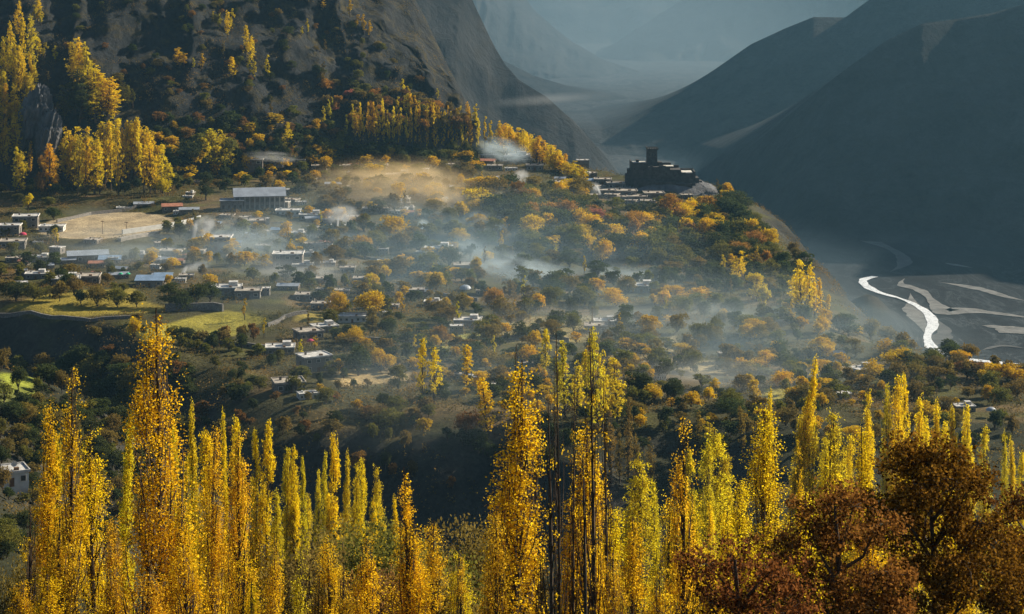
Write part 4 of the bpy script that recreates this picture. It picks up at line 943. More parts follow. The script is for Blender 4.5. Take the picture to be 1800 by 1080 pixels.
HL = [ # px, base y, width px, variant, rz, description
 (14,416,42,2,.1,'tall block building with flat roof'),(42,402,50,2,.15,'wide flat roofed building under a yellow tree'),(88,408,50,3,.1,'long plastered building by the playing ground'),(20,436,50,4,.1,'low shop row with pink awning'),
 (66,462,40,1,0,None),(60,492,44,1,.1,'flat roofed house with bright parapet'),(112,503,56,1,.15,None),(150,500,50,0,.1,None),(24,508,44,3,.2,'white house with a latticed front at the field edge'),(150,462,80,5,.25,'long shed with pale grey gabled roof'),
 (190,466,44,6,.1,None),(205,492,40,5,.2,None),(262,505,56,6,.0,'wide blue metal roofed workshop'),(284,494,36,6,.1,None),(215,372,30,3,.1,'small white pavilion with arched door'),(250,366,40,5,.2,None),(300,372,40,7,.15,'row of stalls with rusty awnings'),(330,376,40,5,.1,None),
 (300,454,46,0,0,None),(240,455,30,1,0,None),(505,380,50,3,.05,'bright cream house with brown posts'),(545,388,46,1,0,'long flat white roofed house'),(480,352,30,2,0,None),(497,345,24,2,.1,'pink walled block with white roof room'),(580,395,44,1,-.1,None),(598,405,40,3,0,None),(620,390,30,0,0,None),
 (445,420,36,5,.1,None),(380,440,56,2,.05,'smoke veiled block house'),(505,470,60,2,0,'terraced grey house with rooftop room'),(530,475,40,1,0,None),(445,400,44,0,.1,None),(520,418,36,1,0,None),(560,440,34,0,0,None),(395,520,62,1,.05,'long white roofed house above the striped field'),
 (435,525,50,4,0,'stone house with porch in the orchard'),(462,522,24,2,0,None),(505,512,44,5,-.1,'grey shed with pale roof'),(535,530,40,0,0,None),(562,545,36,4,0,None),(618,568,58,3,0,'white walled house with bright flat roof above the gardens'),
 (568,586,50,1,.4,'house with white flat roof and small roof hut'),(540,598,50,4,.5,'low house with wide earth terrace'),(490,625,58,1,.1,'house with gleaming white stepped roof'),(550,655,60,2,.5,'square stone house with tilted looking white roof'),(505,690,60,4,.3,'grey roofed house in the ravine shade'),(540,705,44,3,.3,'shaded house with three windows'),
 (822,576,54,1,0,'dark walled house with white flat roof and side tower'),(802,590,26,2,0,'dark square tower house'),(1065,576,46,1,0,'house with white flat roof in the haze'),(1048,586,44,0,0,'low annex with pale roof'),(1128,515,54,1,0,'blue hazed house with flat roof under the wood'),(1522,662,52,1,.5,'grey house with slatted flat roof on the right'),
 (1455,632,26,4,0,None),(1478,634,24,5,0,None),(925,650,36,4,.1,'dark stone hut behind the bare poplars'),(1160,655,34,4,0,None),(1162,672,24,3,0,'small white roofed hut by the dark tree'),(1100,650,20,0,0,None),(838,675,40,1,0,'small pale roofed house at the ravine rim'),(812,670,30,0,0,None),(872,690,20,3,0,None),
 (1480,705,44,3,0,'white house between poplars on the right'),(1700,728,40,1,.1,'blue hazed house below the plateau rim'),(1222,608,34,0,0,None),(1275,632,24,0,0,None),(1375,575,26,0,0,None),(1305,578,20,1,0,None),(770,448,54,1,0,'long house with bright flat roof under the smoke'),(750,412,30,3,.1,'small white house with smoking chimney'),
 (820,478,50,4,.1,None),(720,482,24,1,0,None),(895,392,56,1,.1,'wide grey roofed house at the wood edge'),(665,300,34,0,0,None),(640,312,30,1,0,None),(700,318,50,1,0,'wide hall with blue grey roof in golden mist'),(735,322,40,5,0,None),(620,368,30,0,0,None),(650,375,34,1,0,None),(690,378,30,3,0,None),
 (705,358,34,1,0,None),(735,352,28,0,0,None),(770,362,34,1,0,None),(775,335,34,0,0,None),(625,300,20,0,0,None),(860,280,36,1,0,None),(905,284,60,1,0,'long low building below the poplar belt'),(870,300,30,0,0,None),(940,300,34,4,0,None),(870,322,30,1,0,None),(885,334,40,1,0,None),(850,340,34,0,0,None),
 (905,345,30,0,0,None),(990,330,40,4,0,None),(1010,338,40,0,0,None),(975,345,30,4,0,None),(1060,325,34,0,0,None),(1085,332,40,4,0,None),(1100,345,44,4,0,None),(1065,345,40,0,0,None),(1040,352,30,4,0,None),(1120,355,40,4,0,None),(1150,350,40,0,0,None),(1140,362,30,0,0,None),(1208,350,24,0,0,None),
 (1270,392,18,4,0,None),(1205,430,30,0,0,None),(1250,438,30,4,0,None),(1300,428,24,0,0,None),(440,290,50,0,0,None),(480,286,40,1,0,None),(520,290,36,4,0,None),(560,300,30,0,0,None),(545,322,24,0,0,None),(585,330,34,5,0,None),(620,335,24,0,0,None),(340,325,20,0,0,None),(328,352,20,3,0,None),
 (600,445,40,0,0,None),(575,470,30,1,0,None),(560,500,34,0,0,None),(610,480,30,4,0,None),(635,500,34,0,0,None),(660,470,24,1,0,None),(600,520,30,0,0,None),(730,520,34,0,0,None),(760,540,34,1,0,None),(690,545,24,4,0,None),(680,560,20,3,0,None),(850,520,30,0,0,None),(800,455,26,4,0,None),(345,450,30,4,0,None),(410,460,30,0,0,None),(460,440,26,4,0,None)]
rh = random.Random(77)
for (x0, x1, y0, y1, n, wa, wb) in [(0,330,428,500,26,18,34),(310,600,345,460,26,16,32),(600,800,290,385,22,14,26),(850,1040,278,348,18,16,30),(1040,1160,322,362,10,16,28),(300,620,275,300,8,18,30),(560,800,430,530,10,16,26)]:
    for k in range(n):
        a_, b_ = rh.uniform(x0, x1), rh.uniform(y0, y1)
        if ((a_ - 215) / 100) ** 2 + ((b_ - 398) / 28) ** 2 < 1: continue
        HL.append((a_, b_, rh.uniform(wa, wb), rh.choice([0, 4] if x0 == 1040 else [0, 0, 1, 2, 4, 4, 5, 7, 3, 6]), rh.uniform(-.35, .35), None))
for (px, by, w, v, rz, d) in HL:
    o = put_house(px, by, w, v, rz + random.uniform(-.06, .06), desc=d)
for v, p in enumerate(protos):
    if v not in used: put_house(430 + 10 * v, 470, 20, v)

# near-left white house with a dish
def near_house():
    p = hit(12, 858) or W(12, 858, 420)
    r = house(8.0, 7, 3.2, PLASTER, ROOFC, 3, 1, shed=False, name='village_house'); r.location = (p.x, p.y + 2, p.z + 0.6); r.rotation_euler = (0, 0, 0.45)
    q = QB(); g0 = [(0.75 * math.cos(t) * s, -0.25 * (1 - s * s) , 0.75 * math.sin(t) * s) for s in (0.01, .35, .7, 1) for t in np.linspace(0, 2 * math.pi, 16, endpoint=False)]
    F = [(i * 16 + k, i * 16 + (k + 1) % 16, (i + 1) * 16 + (k + 1) % 16, (i + 1) * 16 + k) for i in range(3) for k in range(16)]
    q.add([(x, -y, z + 1.3) for x, y, z in g0], F); q.tube([(0, 0, 0), (0, 0.25, 1.2)], [0.05, 0.04], 6)
    d = link('satellite_dish', q.mesh('satellite_dish', [PLASTER]), r, (1.0, -1, 3.5)); tag(r, 'white house with satellite dish on the shaded terrace at lower left', 'house', 'village houses')
near_house()

# long gabled school
p = hit(452, 370)
r = empty('school_building', (p.x, p.y + 8, p.z - 0.2), 0.18)
quad_part('wall', BRICKM, [(-13, 13, -7, 7, -4, 7.2)], r)
q = QB(); gable(q, -13.8, 13.8, -8, 8, 7.25, 11.0); link('roof', q.mesh('roof', [METAL]), r)
q = QB()
for sx in (-12.9, 12.9): q.add([(sx, -7, 7.2), (sx, 7, 7.2), (sx, 0, 10.4), (sx, 0, 10.4)], [(0, 1, 2, 3)])
link('gable_wall', q.mesh('gable_wall', [BRICKM]), r)
for k in range(10):
    for f in (0, 1):
        x = -11.7 + 2.6 * k; w_ = quad_part('window', GLASS, [(x - .7, x + .7, -7.06, -6.98, 1 + f * 3.4, 2.8 + f * 3.4)], r)
for k in range(11): quad_part('pillar', TRIM, [(-13 + 2.6 * k - .15, -13 + 2.6 * k + .15, -7.5, -7.1, 0, 7.1)], r)
quad_part('door', WOOD, [(-.6 + 1.3, .6 + 1.3, -7.1, -6.98, 0, 2.3)], r)
tag(r, 'long two storey school with grey gabled metal roof and pale pillars', 'school')
p = hit(405, 372); r = empty('school_annex', (p.x, p.y + 6, p.z - 0.2), 0.12)
quad_part('wall', STONE, [(-6, 6, -5, 5, -4, 5.5)], r); quad_part('roof', METAL, [(-6.4, 6.4, -5.4, 5.4, 5.5, 5.8)], r)
for k in range(4): quad_part('window', GLASS, [(-5 + 3 * k, -3.8 + 3 * k, -5.06, -4.98, 1.5, 3.3)], r)
tag(r, 'dark flat roofed block left of the gabled school', 'building')

# playing ground walls and seats
def wallrun(name, pts, h, t, mat, label, cat):
    q = QB()
    for (a, b) in zip(pts[:-1], pts[1:]):
        A = hit(*a); B = hit(*b); n = max(2, int((B - A).length / 4))
        for k in range(n):
            P = A.lerp(B, k / n); Q = A.lerp(B, (k + 1) / n); dv = Vector((Q.x - P.x, Q.y - P.y, 0)).normalized(); s = Vector((-dv.y, dv.x, 0)) * t / 2
            z0 = min(gz(P.x, P.y), gz(Q.x, Q.y)) - 1; za = gz(P.x, P.y) + h; zb = gz(Q.x, Q.y) + h
            V = [(P - s), (Q - s), (Q + s), (P + s)]
            VV = [(v.x, v.y, z0) for v in V] + [(V[0].x, V[0].y, za), (V[1].x, V[1].y, zb), (V[2].x, V[2].y, zb), (V[3].x, V[3].y, za)]
            q.add(VV, [(0, 3, 2, 1), (4, 5, 6, 7), (0, 1, 5, 4), (1, 2, 6, 5), (2, 3, 7, 6), (3, 0, 4, 7)])
    o = link(name, q.mesh(name, [mat])); tag(o, label, cat); return o
wallrun('boundary_wall', [(215,412),(300,400),(352,386)], 2.2, 0.8, PLASTER, 'pale boundary wall along the near side of the playing ground', 'wall')
wallrun('seating_step', [(210,424),(278,412)], 1.4, 2.4, ROOFM, 'long cream seating step below the boundary wall', 'steps')
wallrun('boundary_wall', [(100,392),(160,378),(240,366)], 1.6, 0.6, STONE, 'grey stone wall behind the playing ground', 'wall')
wallrun('retaining_wall', [(0,556),(110,560),(160,566),(235,560)], 1.2, 0.8, STONE, 'dry stone wall under the left terraced field', 'wall')
wallrun('retaining_wall', [(290,548),(375,545),(392,548)], 3.0, 0.9, STONE, 'tall grey stone wall above the striped field', 'wall')

for pts, hh, lab in [([(590,606),(650,600),(700,604)],1.6,'low stone wall below the white walled house'),([(860,600),(930,596),(1000,602)],1.6,'long stone wall across the central gardens'),([(640,455),(700,462)],1.4,'stone garden wall under the smoke'),
    ([(1080,628),(1160,622),(1240,628)],1.6,'terrace wall in the hazy right gardens'),([(470,575),(500,560),(540,552)],1.4,'curving wall beside the village lane'),([(770,520),(840,530)],1.5,'short stone wall in the central gardens'),([(1380,540),(1440,545)],1.5,'stone wall at the plateau edge poplars'),([(330,605),(420,608),(470,615)],1.6,'dark stone wall below the striped field'),([(300,470),(360,466)],1.3,'stone wall among the roofs')]:
    wallrun('terrace_wall', pts, hh, 0.8, STONE, lab, 'wall')
# goal posts, poles
def pole(px, by, hpx, label, cat='pole', arm=True):
    p = hit(px, by); h = hpx * p.y / FPX; q = QB(); q.tube([(0, 0, -.5), (0, 0, h)], [0.16, 0.09], 6)
    if arm: q.box(-.9, .9, -.06, .06, h * 0.92, h * 0.96)
    tag(link('utility_pole', q.mesh('utility_pole', [WOOD]), None, p), label, cat, 'poles')
pole(180, 412, 24, 'dark utility pole in front of the playing ground, left of two'); pole(222, 410, 20, 'dark utility pole at the boundary wall corner, right of two'); pole(1041, 575, 34, 'thin mast beside the hazy white roofed house', 'mast', False); pole(1647, 712, 34, 'pale pole rising behind the right poplars', 'pole', False)

# parasols and awnings
def dome(px, by, wpx, mat, name, label, cat):
    p = hit(px, by); rr = wpx * p.y / FPX / 2; q = QB(); n = 16
    rows = [(1, 0), (0.94, 0.18), (0.72, 0.42), (0.38, 0.58), (0.02, 0.64)]
    V = [(a * rr * math.cos(t), a * rr * math.sin(t), b * rr + 2.0) for a, b in rows for t in np.linspace(0, 2 * math.pi, n, endpoint=False)]
    q.add(V, [(i * n + k, i * n + (k + 1) % n, (i + 1) * n + (k + 1) % n, (i + 1) * n + k) for i in range(4) for k in range(n)])
    r = empty(name, p); link('canopy', q.mesh('canopy', [mat]), r); q = QB(); q.tube([(0, 0, -.3), (0, 0, 2 + .6 * rr)], [.06, .05], 6); link('pole', q.mesh('pole', [TRIM]), r); tag(r, label, cat, cat + 's')
dome(546, 610, 14, RED, 'parasol', 'round crimson parasol between the white roofed houses', 'parasol'); dome(584, 708, 10, RED, 'parasol', 'small red parasol at the lower ravine rim', 'parasol'); dome(40, 420, 14, RED, 'parasol', 'dark pink parasol by the left shop row', 'parasol')
dome(212, 490, 8, GREEN, 'parasol', 'small green canopy left of the blue roof', 'parasol'); dome(225, 490, 8, GREEN, 'parasol', 'small green canopy touching the blue roof', 'parasol')
dome(818, 516, 22, METAL, 'storage_dome', 'pale grey dome in the smoke', 'dome'); dome(1742, 733, 18, METAL, 'storage_dome', 'pale dome below the plateau rim on the right', 'dome')

# ------------------------------------------------------------------ fort
FY = 1165.0; fk = FY / FPX
def fx(px): return (px - 1165) * fk
fb = -(326 - HOR) * fk
def fz(py): return -(py - HOR) * fk - fb
fort = empty('hill_fort', ((1165 - 900) * fk, FY, fb))
quad_part('wall', FORTM, [(fx(1108), fx(1138), -8, 8, -8, fz(286)), (fx(1138), fx(1176), -8.6, 8, -8, fz(291)), (fx(1176), fx(1195), -8.2, 7, -8, fz(296)), (fx(1195), fx(1220), -9, 6, -8, fz(302))], fort)
quad_part('terrace', FORTM, [(fx(1099), fx(1108), -5, 5, -8, fz(306)), (fx(1103), fx(1108), -6.5, 6, -8, fz(298)), (fx(1220), fx(1227), -6, 4, -8, fz(311)), (fx(1227), fx(1233), -4, 3, -8, fz(317)), (fx(1112), fx(1150), -10.6, -8.7, -8, fz(313)), (fx(1150), fx(1186), -11.2, -8.9, -8, fz(316)), (fx(1186), fx(1214), -11.4, -9.2, -8, fz(319))], fort)
quad_part('parapet', FORTM, [(fx(1156), fx(1168), -8.6, -8.1, fz(291), fz(288.6)), (fx(1168), fx(1176), -8.6, -8.1, fz(291), fz(289.8)), (fx(1141), fx(1146), -8.6, -8, fz(291), fz(288.9)), (fx(1195), fx(1203), -9, -8.4, fz(302), fz(300.4)), (fx(1108), fx(1138), -8.15, -7.6, fz(286), fz(283.6)), (fx(1108), fx(1109.5), -7.6, 8, fz(286), fz(282.8)), (fx(1156), fx(1180), 2, 3, fz(291), fz(287)), (fx(1162), fx(1194), 3, 4, fz(296), fz(291.5)), (fx(1195), fx(1220), 5.2, 6, fz(302), fz(298)), (fx(1218), fx(1220), -9, 5.2, fz(302), fz(299))], fort)
for b in [(fx(1112), fx(1135), -5, 5, fz(286) + .01, fz(285.2)), (fx(1166), fx(1183), -6, 0, fz(291) + .01, fz(290.4)), (fx(1197), fx(1215), -7.5, 3.5, fz(302) + .01, fz(300.6))]: quad_part('roof', FORTL, [b], fort)
quad_part('roof_room', FORTM, [(fx(1118), fx(1123), -1, 3, fz(285.2), fz(281)), (fx(1156), fx(1163), -3, 3, fz(291), fz(284.5)), (fx(1200), fx(1212), 3.6, 5, fz(300.6), fz(297.5))], fort)
tw = quad_part('tower', FORTM, [(fx(1136.5), fx(1154.5), -4, 2, fz(291), fz(262.5))], fort)
quad_part('battlement', FORTM, [(fx(1135.5), fx(1156.5), -4.6, 2.6, fz(262.5), fz(260.4))] + [(fx(a), fx(a + 2.2), -4.6, -4.1, fz(260.4), fz(258.8)) for a in (1135.5, 1139.5, 1143.6, 1147.7, 1151.6, 1154.3)] + [(fx(1135.5), fx(1137.2), -4.0, 2.6, fz(260.4), fz(258.0)), (fx(1138), fx(1156.5), 2.1, 2.6, fz(260.4), fz(258.9))], tw)
for k in range(3): quad_part('window', GLASS, [(fx(1140 + 5 * k), fx(1141.6 + 5 * k), -4.06, -3.98, fz(273), fz(269))], tw)
for (a, b) in [(1113, 296), (1129, 298), (1147, 303), (1168, 304), (1184, 307), (1206, 311)]:
    quad_part('window', GLASS, [(fx(a), fx(a + 2), -9.08 if a > 1195 else (-8.68 if 1138 < a < 1176 else (-8.08 if a < 1138 else -8.28)), -7.98 if a < 1138 else -8.1, fz(b), fz(b - 3))], fort)
tag(fort, 'dark stone hilltop fort with square battlemented tower on the river bluff', 'fort')
# rock under the fort
g_ = np.random.default_rng(4); q = QB(); na, nr_ = 72, 14; V = []
for j in range(nr_):
    t = j / (nr_ - 1)
    for i in range(na):
        a = 2 * math.pi * i / na; rx = (21.3 + 12 * (1 - (1 - t) ** 1.4) + (8 * t if math.cos(a) > 0 else 0)); ry = 10.5 + 13 * t
        V.append((rx * math.cos(a), ry * math.sin(a), 2.4 - 11.5 * t ** 1.05))
V = np.array(V); nn = fbm(V / 6, 4, 8, True)[:, None] * np.array([1.8, 1.8, 1.2]); V = V + nn * np.linspace(0.55, 1, nr_).repeat(na)[:, None]
q.add(V, [(j * na + i, j * na + (i + 1) % na, (j + 1) * na + (i + 1) % na, (j + 1) * na + i) for j in range(nr_ - 1) for i in range(na)])
o = link('rock_outcrop', q.mesh('rock_outcrop', [RK4], smooth=False), None, (fort.location.x + 1, FY, fb)); tag(o, 'pale grey rock outcrop carrying the fort', 'rock')

def crag(px, py, rx, ry, depth, label, seed):
    p = hit(px, py); k = p.y / FPX; n, mm = 90, 60
    V = np.array([(math.sin(math.pi * j / mm) * math.cos(2 * math.pi * i / n), math.sin(math.pi * j / mm) * math.sin(2 * math.pi * i / n), math.cos(math.pi * j / mm)) for j in range(mm + 1) for i in range(n)])
    d = 1 + 0.5 * fbm(V * np.array([2.6, 2.6, 1.3]), 5, seed, True)[:, None]; V = V * d * np.array([rx * k, depth, ry * k])
    q = QB(); q.add(V, [(j * n + i, (j + 1) * n + i, (j + 1) * n + (i + 1) % n, j * n + (i + 1) % n) for j in range(mm) for i in range(n)])
    o = link('rock_outcrop', q.mesh('rock_outcrop', [RK4]), None, p + Vector((0, -5, 0))); o.rotation_euler = (0, 0.2, 0); tag(o, label, 'rock')
crag(64, 215, 22, 50, 7, 'pale cracked rock face below the left edge poplars', 3); crag(88, 245, 16, 40, 6, 'lower pale rock face at the left edge', 6)

# ------------------------------------------------------------------ river
def ribbon(name, pts, z, mat, kind='structure', sub=8):
    P = []
    for (px, py, w) in pts:
        Y = -z / ((py - HOR) / FPX); P.append(((px - 900) / FPX * Y, Y, w))
    P = np.array(P); n = len(P); t = np.arange(n); tt = np.linspace(0, n - 1, (n - 1) * sub + 1)
    def cr(a):
        out = []
        for u in tt:
            i = min(int(u), n - 2); f = u - i; p0, p1, p2, p3 = a[max(i - 1, 0)], a[i], a[i + 1], a[min(i + 2, n - 1)]
            out.append(0.5 * (2 * p1 + (p2 - p0) * f + (2 * p0 - 5 * p1 + 4 * p2 - p3) * f * f + (3 * p1 - p0 - 3 * p2 + p3) * f ** 3))
        return np.array(out)
    x, y, w = cr(P[:, 0]), cr(P[:, 1]), cr(P[:, 2]); dx, dy = np.gradient(x), np.gradient(y); L = np.hypot(dx, dy) + 1e-9; nx, ny = -dy / L, dx / L
    wob = 1 + (0.45 if name == 'river' else 0.75) * np.array([fbm(np.array([[k * 0.31, pts[0][0], 0]]), 3, 5)[0] for k in range(len(x))])
    if name != 'river': wob = wob * np.clip(np.minimum(np.arange(len(x)), len(x) - 1 - np.arange(len(x))) / 9.0, 0.05, 1)
    V = []
    for k in range(len(x)):
        for s in (-1, 0, 1): V.append((x[k] + nx[k] * w[k] / 2 * s * wob[k], y[k] + ny[k] * w[k] / 2 * s * wob[k], z))
    q = QB(); q.add(V, [(k * 3 + s, k * 3 + s + 1, k * 3 + s + 4, k * 3 + s + 3) for k in range(len(x) - 1) for s in (0, 1)])
    o = link(name, q.mesh(name, [mat])); tag(o, kind=kind); return o
def watermat():
    m, nt, out = newmat('milky_glint_water'); b = N(nt, 'ShaderNodeBsdfPrincipled', Roughness=0.3); b.inputs['Base Color'].default_value = (0.93, 0.94, 0.95, 1)  # near-white base paints the sun glint into the milky water
    geo = N(nt, 'ShaderNodeNewGeometry'); n = N(nt, 'ShaderNodeTexNoise', Scale=0.35, Detail=5.0); nt.links.new(geo.outputs['Position'], n.inputs['Vector'])
    bp = N(nt, 'ShaderNodeBump', Strength=0.8, Distance=0.6); nt.links.new(n.outputs[0], bp.inputs['Height']); nt.links.new(bp.outputs[0], b.inputs['Normal'])
    rp = ramp(nt, n.outputs[0], [(0.32, (0.45, 0.48, 0.5)), (0.5, (0.95, 0.96, 0.97))]); nt.links.new(rp, b.inputs['Base Color'])
    nt.links.new(b.outputs[0], out.inputs['Surface']); return m
WATER = watermat(); GRAV = plain('pale_gravel', (0.15, 0.148, 0.14), scale=0.09, var=0.35); SILT = plain('silt', (0.075, 0.075, 0.073), scale=0.06, var=0.35)
ribbon('river', [(1538,486,6),(1518,492,8),(1522,502,9),(1545,514,7),(1580,524,4),(1605,534,5.5),(1630,550,7),(1640,570,8),(1630,592,6.5),(1640,612,9),(1680,628,9),(1740,636,9),(1810,644,9),(1900,655,9)], FLOOR + 0.7, WATER)
ribbon('gravel_bar', [(1600,515,4),(1606,540,14),(1622,560,22),(1618,580,18),(1610,588,5)], FLOOR + 0.40, GRAV)
ribbon('gravel_bar', [(1645,560,6),(1660,580,14),(1650,600,12),(1640,610,4)], FLOOR + 0.41, SILT)
ribbon('gravel_bar', [(1590,490,5),(1585,500,8),(1620,512,8),(1645,535,12),(1665,548,20),(1700,546,18),(1760,552,12),(1830,562,14)], FLOOR + 0.41, GRAV)
ribbon('gravel_bar', [(1650,496,4),(1690,502,8),(1730,510,10),(1770,522,9),(1810,530,6)], FLOOR + 0.41, GRAV)
ribbon('gravel_bar', [(1660,462,4),(1680,466,12),(1710,471,4)], FLOOR + 0.41, GRAV)
ribbon('gravel_bar', [(1725,572,6),(1760,576,26),(1800,584,26),(1840,590,10)], FLOOR + 0.41, GRAV)
ribbon('gravel_bar', [(1725,616,5),(1760,608,10),(1800,612,10)], FLOOR + 0.41, SILT)
ribbon('gravel_bar', [(1355,385,14),(1420,398,10),(1500,415,14),(1570,440,12),(1590,462,16),(1565,478,10)], FLOOR + 0.41, SILT)
ribbon('gravel_bar', [(1360,400,10),(1362,420,16),(1395,434,14)], FLOOR + 0.41, SILT)
ribbon('river', [(1112,226,26),(1076,217,34),(1058,211,40),(1088,204,26)], FLOOR + 0.7, WATER)
ribbon('gravel_bar', [(1000,278,60),(1050,282,90),(1110,290,60)], FLOOR + 0.42, GRAV)

# ------------------------------------------------------------------ smoke
def smokemat(name, dens, col, sharp=2.0, scale=2.2, lo=0.38, aniso=0.35):
    m, nt, out = newmat(name); pv = N(nt, 'ShaderNodeVolumePrincipled'); pv.inputs['Color'].default_value = (*col, 1); pv.inputs['Anisotropy'].default_value = aniso
    tc = N(nt, 'ShaderNodeTexCoord'); ln = N(nt, 'ShaderNodeVectorMath', operation='LENGTH'); nt.links.new(tc.outputs['Object'], ln.inputs[0])
    f = N(nt, 'ShaderNodeMapRange'); f.inputs['From Min'].default_value = 0.15; f.inputs['From Max'].default_value = 1.0; f.inputs['To Min'].default_value = 1; f.inputs['To Max'].default_value = 0; f.interpolation_type = 'SMOOTHSTEP'
    nt.links.new(ln.outputs['Value'], f.inputs['Value'])
    oi = N(nt, 'ShaderNodeObjectInfo'); ad = N(nt, 'ShaderNodeVectorMath', operation='ADD'); nt.links.new(tc.outputs['Object'], ad.inputs[0])
    sc = N(nt, 'ShaderNodeMath', operation='MULTIPLY'); nt.links.new(oi.outputs['Random'], sc.inputs[0]); sc.inputs[1].default_value = 40; nt.links.new(sc.outputs[0], ad.inputs[1])
    no = N(nt, 'ShaderNodeTexNoise', Scale=scale, Detail=3.0, Roughness=0.6, Distortion=0.5); nt.links.new(ad.outputs[0], no.inputs['Vector'])
    g2 = N(nt, 'ShaderNodeMapRange'); g2.inputs['From Min'].default_value = lo; g2.inputs['From Max'].default_value = 0.75; nt.links.new(no.outputs[0], g2.inputs['Value'])
    mu = N(nt, 'ShaderNodeMath', operation='MULTIPLY'); nt.links.new(f.outputs[0], mu.inputs[0]); nt.links.new(g2.outputs[0], mu.inputs[1])
    m2 = N(nt, 'ShaderNodeMath', operation='MULTIPLY'); nt.links.new(mu.outputs[0], m2.inputs[0]); m2.inputs[1].default_value = dens
    nt.links.new(m2.outputs[0], pv.inputs['Density']); nt.links.new(pv.outputs[0], out.inputs['Volume']); return m
bpy_sphere = None
def unit_sphere():
    n, mm = 24, 12; V = [(math.sin(math.pi * j / mm) * math.cos(2 * math.pi * i / n), math.sin(math.pi * j / mm) * math.sin(2 * math.pi * i / n), math.cos(math.pi * j / mm)) for j in range(mm + 1) for i in range(n)]
    q = QB(); q.add(V, [(j * n + i, (j + 1) * n + i, (j + 1) * n + (i + 1) % n, j * n + (i + 1) % n) for j in range(mm) for i in range(n)]); return q
SPH = unit_sphere()
def smoke(px, py, rx, ry, depth, dens, col, label, tilt=0.0, Y=None, name='smoke', scale=2.2, lo=0.38, dz=0.0):
    """a bank of smoke hanging over the ground seen at (px, py)"""
    p = hit(px, py); Y = Y or (p.y if p else 900); c = W(px, py, Y); k = Y / FPX
    me = SPH.mesh('smoke', [smokemat(label[:20], dens, col, scale=scale, lo=lo)]); o = link(name, me, None, c + Vector((0, 0, dz)))
    o.scale = (rx * k, depth, ry * k); o.rotation_euler = (0, tilt, 0)
    tag(o, label, 'smoke', 'smoke over the village', 'stuff'); return o
WH = (0.92, 0.95, 0.97); BL = (0.74, 0.90, 1.0); GD = (1.0, 0.76, 0.42)
smoke(700,318,150,34,60,0.0660,GD,'golden mist lying over the roofs in mid village',0.05,Y=1120)
smoke(780,345,70,30,40,0.0660,GD,'golden mist curling down by the yellow tree',0.3,Y=1080)
smoke(440,425,190,46,60,0.0400,BL,'blue smoke layer drifting from the playing ground over the roofs',0.05,Y=960)
smoke(360,398,26,22,12,0.2520,WH,'thick white smoke puff above a roof',-0.3,Y=955,scale=1.6)
smoke(342,408,5,22,3,1.3,WH,'bright white column of smoke from a chimney',0.2,Y=950,scale=1.6,lo=0.1)
smoke(322,480,5,18,3,1.0,WH,'bright thin smoke column over the orchard',0.5,Y=862,scale=1.6,lo=0.1)
smoke(1052,334,3,12,2,1.4,WH,'thin white smoke streak left of the fort',-0.45,Y=1112,scale=1.6,lo=0.1)
smoke(594,392,2.5,14,2,1.2,WH,'thin white smoke thread over the flat roofs',0.05,Y=985,scale=1.6,lo=0.1)
smoke(338,475,40,14,12,0.1800,WH,'white plume blowing right above the orchard',-0.35,Y=880,scale=1.6)
smoke(600,378,36,20,18,0.1800,WH,'white smoke patch over the flat roofs',-0.1,Y=1000,scale=1.6)
smoke(540,485,170,34,50,0.0480,(0.85,0.86,0.84),'grey smoke bank below the terraced house',0.05,Y=880)
smoke(745,398,14,14,8,0.5200,BL,'small blue puff over a garden',0.0,Y=1000,scale=1.4)
smoke(885,265,60,26,26,0.0910,BL,'blue smoke at the foot of the poplar belt',0.2,Y=1160)
smoke(915,312,20,16,8,0.3960,WH,'dense white puff behind the rust brown tree',-0.4,Y=1120,scale=1.4)
smoke(1045,330,14,12,6,0.3240,WH,'small white puff left of the fort',0.6,Y=1130,scale=1.4)
smoke(855,395,50,24,24,0.0910,BL,'thin blue smoke at the wood edge',0.3,Y=1020)
smoke(840,450,70,34,26,0.0520,BL,'blue smoke rising over the central gardens',0.5,Y=960)
smoke(930,485,150,40,34,0.1300,BL,'long blue smoke streamer below the wood',0.22,Y=930)
smoke(1090,500,170,34,40,0.0850,BL,'hazy smoke layer under the wooded slope',0.0,Y=930)
smoke(660,500,90,34,36,0.0572,BL,'smoke veil over the gardens in the centre',0.1,Y=900)
smoke(600,430,80,30,30,0.0312,BL,'faint smoke between the houses and gardens',0.1,Y=960)
smoke(480,276,60,12,16,0.0720,WH,'white smoke at the foot of the crag',0.1,Y=1150)
smoke(1250,600,330,70,60,0.036,(0.82,0.9,0.92),'pale haze bank over the gardens at the plateau end',0.06,Y=780)
smoke(1300,690,320,60,50,0.026,(0.82,0.9,0.92),'pale haze bank over the right ravine rim',0.05,Y=660)
smoke(960,175,140,12,60,0.0035,WH,'long thin streak of mist across the far valley',-0.07,Y=2400,scale=1.2,lo=0.1)
smoke(980,600,260,60,60,0.020,(0.82,0.9,0.92),'pale haze veil over the central gardens',0.05,Y=760)
smoke(250,440,300,44,70,0.014,BL,'thin blue morning smoke over the left roofs',0.05,Y=900)
smoke(150,385,110,22,40,0.0260,BL,'blue smoke veil behind the playing ground',0.0,Y=1040)

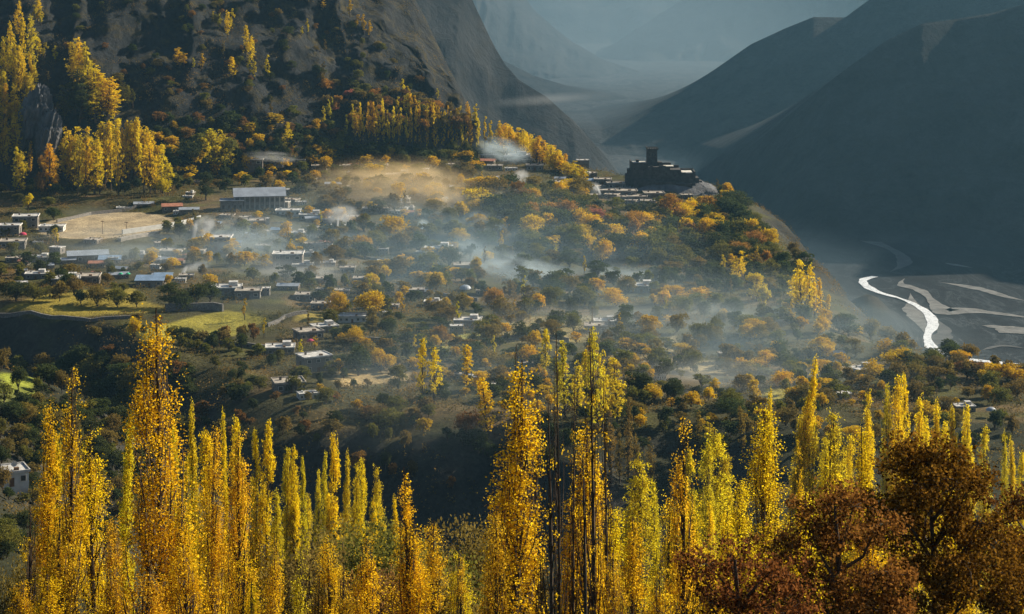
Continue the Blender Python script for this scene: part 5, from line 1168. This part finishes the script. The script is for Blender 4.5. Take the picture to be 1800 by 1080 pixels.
smoke(1060,100,700,340,1300,0.00065,(0.36,0.50,0.62),'bright morning mist filling the far gorge',0.0,Y=4300,name='mist',scale=0.8,lo=0.0)
smoke(1060,250,230,90,450,0.0007,(0.36,0.50,0.62),'grey mist lying in the river gap',0.0,Y=3000,name='mist',scale=1.2,lo=0.05)
smoke(1180,330,260,60,450,0.0010,(0.36,0.52,0.65),'pale mist on the valley floor behind the fort',0.1,Y=2300,name='mist',scale=1.2,lo=0.1)
smoke(1600,440,330,46,160,0.0016,(0.36,0.52,0.65),'mist along the foot of the right mountain',0.0,Y=1900,name='mist',scale=2.0,lo=0.2)
smoke(1420,470,220,80,250,0.0010,(0.36,0.52,0.65),'thin mist over the river bend',0.2,Y=1750,name='mist',scale=1.2,lo=0.1)

smoke(760,440,600,115,330,0.0062,(0.58,0.82,1.0),'low blue veil of smoke over the whole village',0.03,Y=960,name='mist',scale=2.6,lo=0.33)
smoke(1330,590,480,100,150,0.0075,(0.60,0.80,0.92),'low pale haze over the plateau end above the river',0.05,Y=740,name='mist',scale=2.4,lo=0.3)
smoke(760,660,380,90,110,0.0045,(0.62,0.84,0.98),'thin blue haze along the ravine rim',0.03,Y=650,name='mist',scale=2.4,lo=0.3)
smoke(720,325,210,44,110,0.024,(1.0,0.76,0.40),'wide golden mist glowing over mid village',0.06,Y=1120,name='mist',scale=2.8,lo=0.36)

# ------------------------------------------------------------------ haze
q = QB(); q.box(-4900, 4900, -150, 9300, -330, 380)
m, nt, out = newmat('haze_air'); pv = N(nt, 'ShaderNodeVolumePrincipled'); pv.inputs['Color'].default_value = (*HAZE_COLOR, 1); pv.inputs['Density'].default_value = HAZE_DENSITY; pv.inputs['Anisotropy'].default_value = 0.35
nt.links.new(pv.outputs[0], out.inputs['Volume'])
tag(link('haze', q.mesh('haze', [m])), 'blue morning haze filling the valley', 'haze', kind='stuff')

# ------------------------------------------------------------------ labels
from collections import defaultdict
ORD = ['first', 'second', 'third', 'fourth', 'fifth', 'sixth', 'seventh', 'eighth', 'ninth', 'tenth', 'eleventh', 'twelfth', 'thirteenth', 'fourteenth', 'fifteenth', 'sixteenth', 'seventeenth', 'eighteenth', 'nineteenth', 'twentieth']
def ordn(k):
    return ORD[k] if k < 20 else str(k + 1) + ('st' if (k + 1) % 10 == 1 else 'nd' if (k + 1) % 10 == 2 else 'rd' if (k + 1) % 10 == 3 else 'th')
bykey = defaultdict(list)
for rec in REG: bykey[(rec[3], rec[5])].append(rec)
for (desc, where), rs in bykey.items():
    rs.sort(key=lambda r: (r[1], r[2])); n = len(rs)
    for k, (o, px, py, _, cat, _w) in enumerate(rs):
        lab = desc + ' ' + where
        if cat == 'house' and desc not in SPECN: lab = desc
        if n == 2: lab += ', ' + ('left' if k == 0 else 'right') + ' of two'
        elif n > 2: lab += ', ' + (ordn(k) + ' from left' if k < n - 1 else 'rightmost')
        o['label'] = lab; o['category'] = cat; o['group'] = ('poplars ' if 'poplar' in desc else 'trees ' if cat == 'tree' else 'houses ') + where
print('objects', len(bpy.data.objects), 'registered', len(REG))
